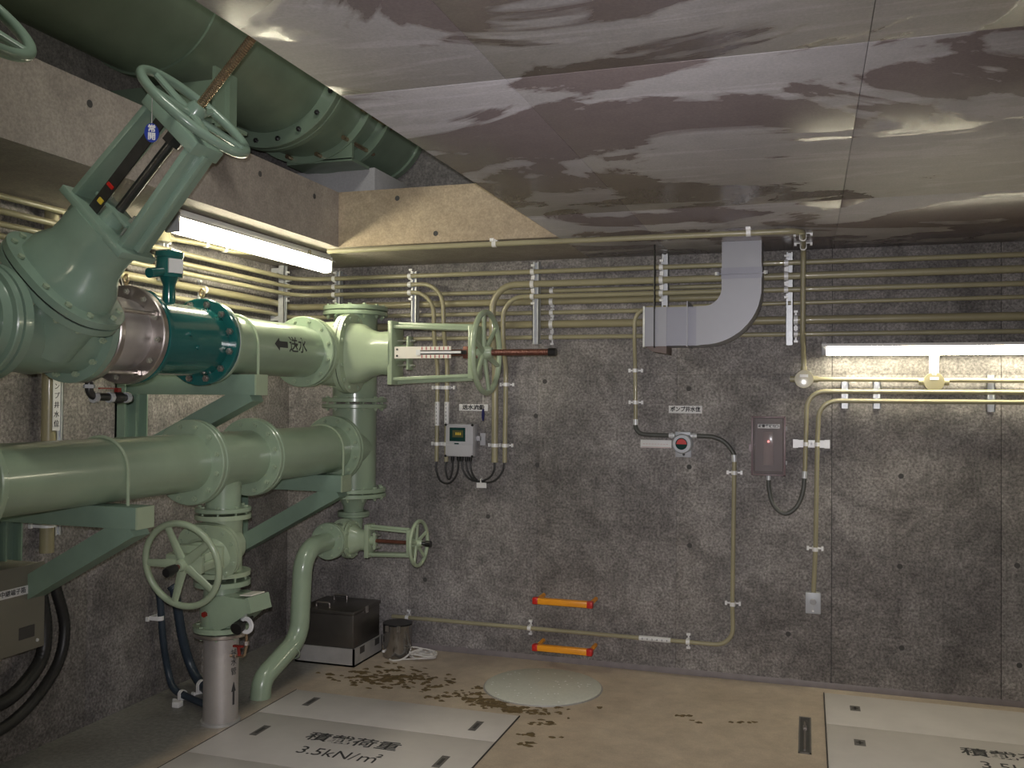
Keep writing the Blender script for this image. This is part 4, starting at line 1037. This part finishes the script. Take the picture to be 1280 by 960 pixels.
bxx = thing('surge_box', 'smoky transparent wall box with white name strip and a red lamp', 'box', (3.10, 0, 1.177))
part('base', G().mm(3.012, 3.192, -.030, -.001, 1.180, 1.505, .004), 'smoke_frame', bxx)
part('mount_plate', G().mm(3.030, 3.174, -.042, -.030, 1.20, 1.49), 'grey_box', bxx)
part('module', G().mm(3.075, 3.128, -.075, -.042, 1.235, 1.42, .003), 'cover_inner', bxx)
part('indicator', G().lathe((3.102, -.0755, 1.366), YN, [(0, 0), (0, .006), (.005, .004), (.006, 0)], 12), 'led', bxx, 'lit red indicator')
part('clear_cover', G().mm(3.016, 3.188, -.112, -.104, 1.184, 1.501, .003).mm(3.016, 3.021, -.106, -.030, 1.184, 1.501).mm(3.183, 3.188, -.106, -.030, 1.184, 1.501).mm(3.02, 3.184, -.106, -.030, 1.496, 1.501).mm(3.02, 3.184, -.106, -.030, 1.184, 1.189), 'smoke', bxx, 'smoky clear cover')
g = G().mm(3.010, 3.020, -.1135, -.028, 1.178, 1.507, .002).mm(3.184, 3.194, -.1135, -.028, 1.178, 1.507, .002).mm(3.010, 3.194, -.1135, -.028, 1.499, 1.507, .002).mm(3.010, 3.194, -.1135, -.028, 1.178, 1.186, .002)
part('cover_frame', g, 'smoke_frame', bxx)
np_ = part('name_strip', G().mm(3.046, 3.164, -.1145, -.1122, 1.441, 1.464), 'white', bxx)
text('避雷器収納箱', .019, (3.105, -.1147, 1.4525), (1, 0, 0), (0, 0, 1), 'ink', np_, bold=.0006)
for x, z in ((3.003, 1.33),): part('hinge', G().mm(x - .006, x + .010, -.10, -.05, z - .02, z + .02), 'smoke_frame', bxx)
for z in (1.25, 1.44): part('latch', G().mm(3.192, 3.202, -.09, -.06, z - .012, z + .012), 'lamp_cap', bxx)
part('hose_union', G().cyl((3.103, -.06, 1.185), (3.103, -.06, 1.150), .014, 12), 'zinc', bxx)
h = flexhose('grey hose looping from the smoky box up to the lamp conduit', [(3.103, -.06, 1.155), (3.105, -.06, 1.10), (3.125, -.06, 1.02), (3.17, -.06, .972), (3.215, -.06, .972), (3.262, -.056, 1.02), (3.288, -.052, 1.10), (3.295, -.050, 1.19)], .0125)
hose_end(h, (3.294, -.05, 1.165), (3.296, -.05, 1.205), .016)
ou = thing('wall_switch', 'small grey switch box at the foot of the slim conduit', 'switch', (3.342, 0, .423))
part('body', G().mm(3.304, 3.380, -.055, -.001, .424, .535, .006), 'lamp_cap', ou)
part('cover', G().mm(3.302, 3.382, -.062, -.054, .422, .537, .003), 'grey_cast', ou)
part('lever', G().lathe((3.342, -.062, .487), YN, [(0, 0), (0, .018), (.006, .016), (.006, 0)], 20).mm(3.337, 3.347, -.074, -.066, .478, .500), 'lamp_cap', ou)
part('screw', G().cyl((3.342, -.062, .437), (3.342, -.065, .437), .006, 8), 'clip', ou)

# orange rungs
def rung(label, z):
    r = thing('step_rung', label, 'rung', (1.945, 0, z), 'orange step rungs')
    xa, xb, yy = 1.765, 2.125, -.165
    path = rounded([(xa + .018, .0, z), (xa + .018, yy, z), (xb - .018, yy, z), (xb - .018, .0, z)], .02, 6)
    part('rod', G().tube(path, .0125, 12), 'orange', r)
    part('grip', G().box(((xa + xb) / 2, yy, z), (xb - xa - .04, .040, .036), None, .006), 'orange', r)
    for x in (xa + .016, xb - .016): part('reflector', G().box((x, yy, z), (.036, .043, .039), None, .006), 'red', r, 'red end reflector')
    return r
rung('upper orange step rung with red ends on the back wall', .400)
rung('lower orange step rung with red ends just above the floor', .125)

# blue tags on strings
def tag(label, knot, drop, w, h, mat, chars, ny=YN, size=.022):
    k = V(knot); o = thing('valve_tag', label, 'tag', k - V((0, 0, drop + h)))
    part('string', G().cyl(k, k - V((0, 0, drop)), .0012, 6), 'rope', o)
    n_ = V(ny).normalized(); s_ = V((0, 0, 1)).cross(n_).normalized() * 1.0
    c = k - V((0, 0, drop + h / 2))
    g = G(); R_ = [[c + s_ * (w / 2 * math.cos(2 * PI * i / 28)) + V((0, 0, h / 2 * math.sin(2 * PI * i / 28))) + n_ * t for i in range(28)] for t in (-.0015, .0015)]
    part('disc', g.loft(R_), mat, o)
    for i, ch in enumerate(chars):
        text(ch, size, c + n_ * .0016 + V((0, 0, (len(chars) - 1) * size * .5 - i * size)), s_, (0, 0, 1), 'white', o, bold=.0006)
    return o
d1 = V((math.cos(th1), 0, math.sin(th1))); u1 = d1.cross(Y).normalized()
toc = (V((3.31, -5.44, 0)) - V((1.2, -3.0, 0))).normalized()
wc = V((UX, VY, UZ)) + d1 * 1.0
q1 = wc - Y * .207 - d1 * .012
tag('blue oval tag with white characters hanging from the tilted handwheel', q1, .088, .044, .062, 'blue', '常開', toc, .025)
tag('dark blue tag on a string below the sideways handwheel', (UX + 1.005 - .01, -.66, UZ - .225), .085, .022, .066, 'navy', '', (1, -.4, 0))
tag('dark blue tag behind the front handwheel by the check valve', (BX + .07, BY - .13, .80), .06, .026, .062, 'navy', '', (.3, -1, 0))

# ------------------------------------------------------------------ left wall bits
jb = thing('terminal_box', 'olive-grey terminal box on the left wall at the frame edge', 'box', (.11, -2.5, .52))
part('body', G().mm(.002, .215, -2.95, -2.296, .535, .885, .006), 'olive_box', jb)
part('door', G().mm(.213, .226, -2.955, -2.290, .530, .890, .005), 'olive_box', jb)
pl = part('name_strip', G().mm(.226, .229, -2.62, -2.380, .770, .805), 'white', jb)
text('水位計中継端子箱', .026, (.2295, -2.50, .7875), (0, 1, 0), (0, 0, 1), 'ink', pl)
part('sticker', G().mm(.226, .228, -2.425, -2.345, .585, .635), 'slot', jb, 'small dark sticker')
for y, z in ((-2.33, .855), (-2.33, .565)): part('door_screw', G().cyl((.226, y, z), (.230, y, z), .007, 10), 'zinc', jb)
vc = conduit('thick upright conduit on the left wall behind the big valve', [(.045, -2.10, .885), (.045, -2.10, 2.44)], .032, .1, [((.045, -2.10, 1.01), ZA, XP, .044), ((.045, -2.10, 1.75), ZA, XP, .044)], 'conduit_thick')
vs = strut('slim strut right of the thick upright conduit on the left wall', (.004, -2.015, .95), 1.2, XP, Y, .041, .022, False, .004)
mk = thing('conduit_marker', 'long white vertical marker with blue-black print behind the lower pipe', 'label', (.08, -2.10, 1.44))
part('strip', G().mm(.077, .080, -2.112, -2.070, 1.435, 1.70), 'white', mk)
for i, ch in enumerate('ポンプ井水位'): text(ch, .032, (.0802, -2.091, 1.675 - i * .042), (0, 1, 0), (0, 0, 1), 'ink', mk)
GH = 'dark hoses by the left wall'
flexhose('thick dark hose drooping under the olive box, outer one', [(.075, -2.105, .80), (.09, -2.085, .71), (.10, -2.045, .54), (.11, -2.10, .38), (.12, -2.28, .245), (.12, -2.48, .20), (.12, -2.68, .27), (.12, -2.76, .42), (.12, -2.77, .54)], .026, 'rubber', group=GH)
flexhose('thick dark hose drooping under the olive box, inner one', [(.06, -2.175, .80), (.08, -2.165, .70), (.09, -2.15, .56), (.10, -2.18, .43), (.11, -2.31, .335), (.11, -2.45, .31), (.11, -2.58, .38), (.11, -2.62, .54)], .032, 'rubber', group=GH)
a = flexhose('slate hose dropping along the left wall behind the front handwheel', [(.022, -1.335, .575), (.045, -1.33, .53), (.055, -1.31, .30), (.065, -1.28, .13), (.12, -1.30, .045), (.25, -1.34, .022), (.40, -1.40, .020), (.47, -1.43, .016)], .019, 'blueflex', group=GH)
b_ = flexhose('thicker slate hose dropping along the left wall behind the stainless riser', [(.028, -1.215, .565), (.05, -1.21, .52), (.065, -1.165, .28), (.09, -1.13, .13), (.17, -1.16, .05), (.30, -1.25, .03), (.42, -1.35, .028), (.46, -1.42, .024)], .026, 'blueflex', group=GH)
clip_at(a, (.05, -1.334, .42), ZA, XP, .019, .049)
for hh_, p, rr in ((a, (.19, -1.322, .031), .019), (b_, (.215, -1.193, .042), .026)): clip_at(hh_, p, V((.9, -.3, 0)).normalized(), (0, 0, 1), rr, p[2] - .001)
fa = thing('floor_anchor', 'small pale anchor block on the floor by the slate hoses', 'anchor', (.235, -1.42, 0))
part('block', G().mm(.215, .255, -1.44, -1.40, .0, .028, .003), 'clip', fa)

GB = 'thin black leads above the stainless coupling'
solo('cable', G().tube(spline([(.16, -2.02, 2.235), (.24, -2.10, 2.25), (.36, -2.20, 2.21), (.44, -2.26, 2.12), (.50, -2.28, 2.03)], 8), .006, 8), 'rubber', 'thin black lead arching over the stainless coupling, left one', 'cable', (.16, -2.02, 2.235), GB)
solo('cable', G().tube(spline([(.16, -1.93, 2.20), (.26, -2.0, 2.215), (.40, -2.10, 2.16), (.50, -2.17, 2.06), (.53, -2.2, 1.98)], 8), .006, 8), 'rubber', 'thin black lead arching over the stainless coupling, right one', 'cable', (.16, -1.93, 2.20), GB)
# ------------------------------------------------------------------ floor things
def cover(label, x0, x1, ya, boards, slots, y_labels):
    r = thing('floor_cover', label, 'floor cover', ((x0 + x1) / 2, ya, 0), 'grey load-bearing floor covers')
    return r
fc = thing('floor_cover', 'large pale grey floor cover with black load marking in the centre foreground', 'floor cover', (1.305, -1.7, 0))
yb = [-.990, -1.362, -1.92, -2.45]
bds = []
for a, b in zip(yb[1:], yb[:-1]): bds.append(part('cover_board', G().mm(.673, 1.936, a + .0008, b - .0008, 0, .006, .001), 'panel', fc))
part('edge_angle', G().mm(.668, .6715, -2.45, -.987, 0, .0065), 'slot', fc)
part('edge_angle', G().mm(1.9375, 1.941, -2.45, -.987, 0, .0065), 'slot', fc)
for bi, x, y in ((0, .848, -1.14), (1, .832, -1.588), (0, 1.783, -1.197), (1, 1.788, -1.66)):
    hl = part('lifting_slot', G().mm(x - .019, x + .019, y - .066, y + .066, .0052, .0066), 'socket_dark', bds[bi])
for i, (x, y) in enumerate(((.848, -1.14), (.832, -1.588), (1.783, -1.197), (1.788, -1.66))):
    part('grip_bar', G().mm(x - .007, x + .007, y - .035, y + .035, .0064, .0078), 'slot', bds[i % 2])
text('積載荷重', .105, (1.315, -1.578, .0062), (1, 0, 0), (0, 1, 0), 'ink', bds[1], depth=.0003, bold=.0012, squash=1.13)
text('3.5kN/㎡', .115, (1.325, -1.738, .0062), (1, 0, 0), (0, 1, 0), 'ink', bds[1], depth=.0003, squash=.93)
fc2 = thing('floor_cover', 'pale grey floor cover cut off by the right edge of the picture', 'floor cover', (4.1, -1.0, 0))
yb = [-.097, -.60, -1.2, -1.8]
bd2 = []
for a, b in zip(yb[1:], yb[:-1]): bd2.append(part('cover_board', G().mm(3.403, 4.80, a + .0003, b - .0003, 0, .006, .001), 'panel', fc2))
part('edge_angle', G().mm(3.396, 3.4015, -1.8, -.094, 0, .0068), 'slot', fc2)
for x, y, b in ((3.549, -.317, bd2[0]), (3.547, -.82, bd2[1])):
    part('bolt_recess', G().mm(x - .025, x + .025, y - .040, y + .040, .0054, .0066), 'socket_dark', b)
    part('cross_key', G().mm(x - .016, x + .016, y - .006, y + .006, .0064, .0074).mm(x - .005, x + .005, y - .022, y + .022, .0064, .0074), 'slot', b)
text('積載荷重', .105, (4.215, -.782, .0062), (1, 0, 0), (0, 1, 0), 'ink', bd2[1], depth=.0003, bold=.0012, squash=1.13)
text('3.5kN/㎡', .115, (4.235, -.925, .0062), (1, 0, 0), (0, 1, 0), 'ink', bd2[1], depth=.0003, squash=.93)
sl = thing('floor_slot', 'narrow recessed steel lifting slot in the beige floor', 'slot', (3.303, -.78, 0))
part('frame', G().mm(3.274, 3.281, -1.03, -.53, 0, .004).mm(3.325, 3.332, -1.03, -.53, 0, .004).mm(3.274, 3.332, -.54, -.53, 0, .004).mm(3.274, 3.332, -1.03, -1.02, 0, .004), 'socket_dark', sl)
part('well', G().mm(3.280, 3.326, -1.02, -.54, .0, .0015), 'slot', sl)
part('rod', G().cyl((3.303, -.62, .006), (3.303, -1.00, .006), .0055, 10).cyl((3.303, -.68, .006), (3.303, -.72, .006), .009, 10), 'steel', sl)
ml = thing('manhole_lid', 'round pale speckled lid set in the floor below the orange rungs', 'lid', (1.92, -.492, 0))
part('disc', G().lathe((1.92, -.492, 0), (0, 0, 1), [(0, 0), (0, .322), (.008, .322), (.012, .316), (.0125, 0)], 72), 'lid', ml)
part('rim_ring', G().lathe((1.92, -.492, 0), (0, 0, 1), [(.0, .322), (.0, .330), (.004, .329), (.004, .322)], 72), 'angle', ml)
g = G()
for i in range(46):
    a = rnd.random() * 2 * PI; q = math.sqrt(rnd.random()) * .30
    x, y = 1.92 + q * math.cos(a), -.492 + q * math.sin(a)
    g.lathe((x, y, .0120), (0, 0, 1), [(0, .006), (.0028, 0)], 6)
part('shine_specks', g, 'clip', ml, stuff=True)  # white specks stand in for glints of shine on the lid

mb = thing('steel_chest', 'stainless chest, dark reflections put into its colour, with lift handles on a pale angle frame in the corner', 'chest', (.57, -.31, 0))
part('base_frame', G().mm(.37, .765, -.505, -.495, 0, .105).mm(.755, .765, -.505, -.125, 0, .105).mm(.37, .38, -.505, -.125, 0, .105).mm(.37, .765, -.135, -.125, 0, .105).mm(.37, .765, -.505, -.125, .0, .01), 'angle', mb)
part('body', G().mm(.382, .752, -.492, -.138, .085, .300, .006), 'box_dark_reflection', mb)
part('lid', G().mm(.376, .758, -.498, -.132, .300, .322, .005), 'box_dark_reflection', mb)
for y in (-.43, -.21):
    part('handle', G().tube(rounded([(.47, y, .318), (.47, y, .350), (.56, y, .350), (.56, y, .318)], .012, 4), .005, 8), 'steel', mb)
part('hasp', G().mm(.757, .762, -.345, -.315, .285, .325), 'steel', mb)
for y in (-.40, -.2): part('notch', G().mm(.7645, .7665, y - .03, y + .03, .06, .10), 'slot', mb)
bk = thing('bucket', 'small shiny steel can with dark top beside the corner chest', 'can', (.905, -.2, 0))
part('can', G().lathe((.905, -.2, 0), (0, 0, 1), [(0, 0), (0, .082), (.006, .086), (.195, .090), (.20, .092), (.20, .084), (.185, .084), (.185, 0)], 40), 'bucket', bk)
part('dark_lining', G().lathe((.905, -.2, .186), (0, 0, 1), [(0, 0), (0, .082), (.002, .082), (.018, .0845), (.020, .091), (.023, .091), (.023, .0)], 36), 'black', bk, 'black inside rim')
part('knob', G().lathe((.845, -.262, .04), (-.7, -.7, 0), [(0, 0), (0, .008), (.012, .009), (.014, 0)], 12), 'clip', bk)
part('bail_lug', G().mm(.865, .885, -.292, -.284, .17, .205).mm(.94, .96, -.285, -.277, .17, .205), 'steel', bk)
# cord
g = G(); pts = [(.90, -.300, .006), (.93, -.315, .006), (.97, -.28, .007), (1.00, -.24, .03), (1.005, -.235, .05)]
rp = random.Random(4); pts2 = []
for i in range(40):
    a = i * .9; rr_ = .04 + .055 * rp.random()
    pts2.append((1.085 + rr_ * 1.1 * math.cos(a), -.20 + rr_ * .85 * math.sin(a), .008 + .030 * (i / 40) + .022 * rp.random()))
cdr = thing('cord', 'tangled white cord on the floor beside the steel can', 'cord', (1.06, -.2, 0))
part('strand', G().tube(spline(pts, 6) , .0055, 8), 'rope', cdr)
part('tangle', G().tube(spline([(.975, -.275, .007)] + pts2, 5), .0042, 6), 'rope', cdr)

# brown silt flakes on the floor
def flakes(label, cl, seed, loc):
    rg = random.Random(seed); g = G()
    for (cx_, cy_, sx_, sy_, n_, ang, smin, smax) in cl:
        for i in range(n_):
            a_, b_ = rg.gauss(0, 1) * sx_, rg.gauss(0, 1) * sy_
            x = cx_ + a_ * math.cos(ang) - b_ * math.sin(ang); y = cy_ + a_ * math.sin(ang) + b_ * math.cos(ang)
            if math.hypot(x - 1.92, y + .492) < .338 or (x < 1.96 and y < -.955) or (x < .80 and y > -.52): continue
            m_ = rg.randint(6, 9); s_ = 1.35 * rg.uniform(smin, smax); h_ = rg.uniform(.0012, .004); t0 = rg.random() * 6
            el = rg.uniform(.5, 1.0)
            p = [(x + s_ * rg.uniform(.35, 1.35) * math.cos(t0 + 2 * PI * k / m_), y + el * s_ * rg.uniform(.35, 1.35) * math.sin(t0 + 2 * PI * k / m_)) for k in range(m_)]
            g.loft([[V((q[0], q[1], 0.0)) for q in p], [V((x + (q[0] - x) * .75, y + (q[1] - y) * .75, h_)) for q in p]])
    o = solo('silt_flakes', g, 'debris', label, 'debris', loc); o['kind'] = 'stuff'
flakes('brown silt flakes scattered in front of the chest and can', [(1.04, -.60, .13, .10, 95, .2, .008, .024), (1.12, -.56, .16, .05, 40, .1, .008, .022), (.98, -.68, .09, .05, 30, 0, .008, .022), (.83, -.575, .02, .01, 6, 0, .01, .02)], 3, (1.04, -.6, 0))
flakes('brown silt flakes heaped around the near edge of the round lid', [(1.66, -.78, .085, .06, 70, -.5, .007, .018), (1.80, -.86, .10, .035, 75, -.2, .008, .020), (1.95, -.89, .07, .03, 45, 0, .008, .018), (1.44, -.83, .035, .018, 14, .5, .008, .02), (1.36, -.68, .03, .015, 10, .1, .008, .02), (1.58, -.62, .03, .02, 8, .3, .008, .018), (1.50, -.76, .03, .02, 6, .3, .008, .018)], 5, (1.75, -.82, 0))
flakes('few stray brown flakes on the bare floor right of the round lid', [(2.06, -1.05, .035, .035, 12, .3, .008, .02), (2.03, -1.22, .05, .012, 10, .1, .008, .02), (2.08, -1.32, .02, .02, 5, .3, .008, .02), (2.10, -.79, .02, .01, 5, .1, .008, .018), (2.28, -.72, .015, .008, 3, .1, .008, .016), (2.72, -.72, .03, .018, 9, -.3, .008, .02), (2.80, -.78, .012, .008, 3, 0, .008, .016), (3.0, -.70, .05, .01, 6, .4, .006, .014)], 9, (2.3, -.9, 0))
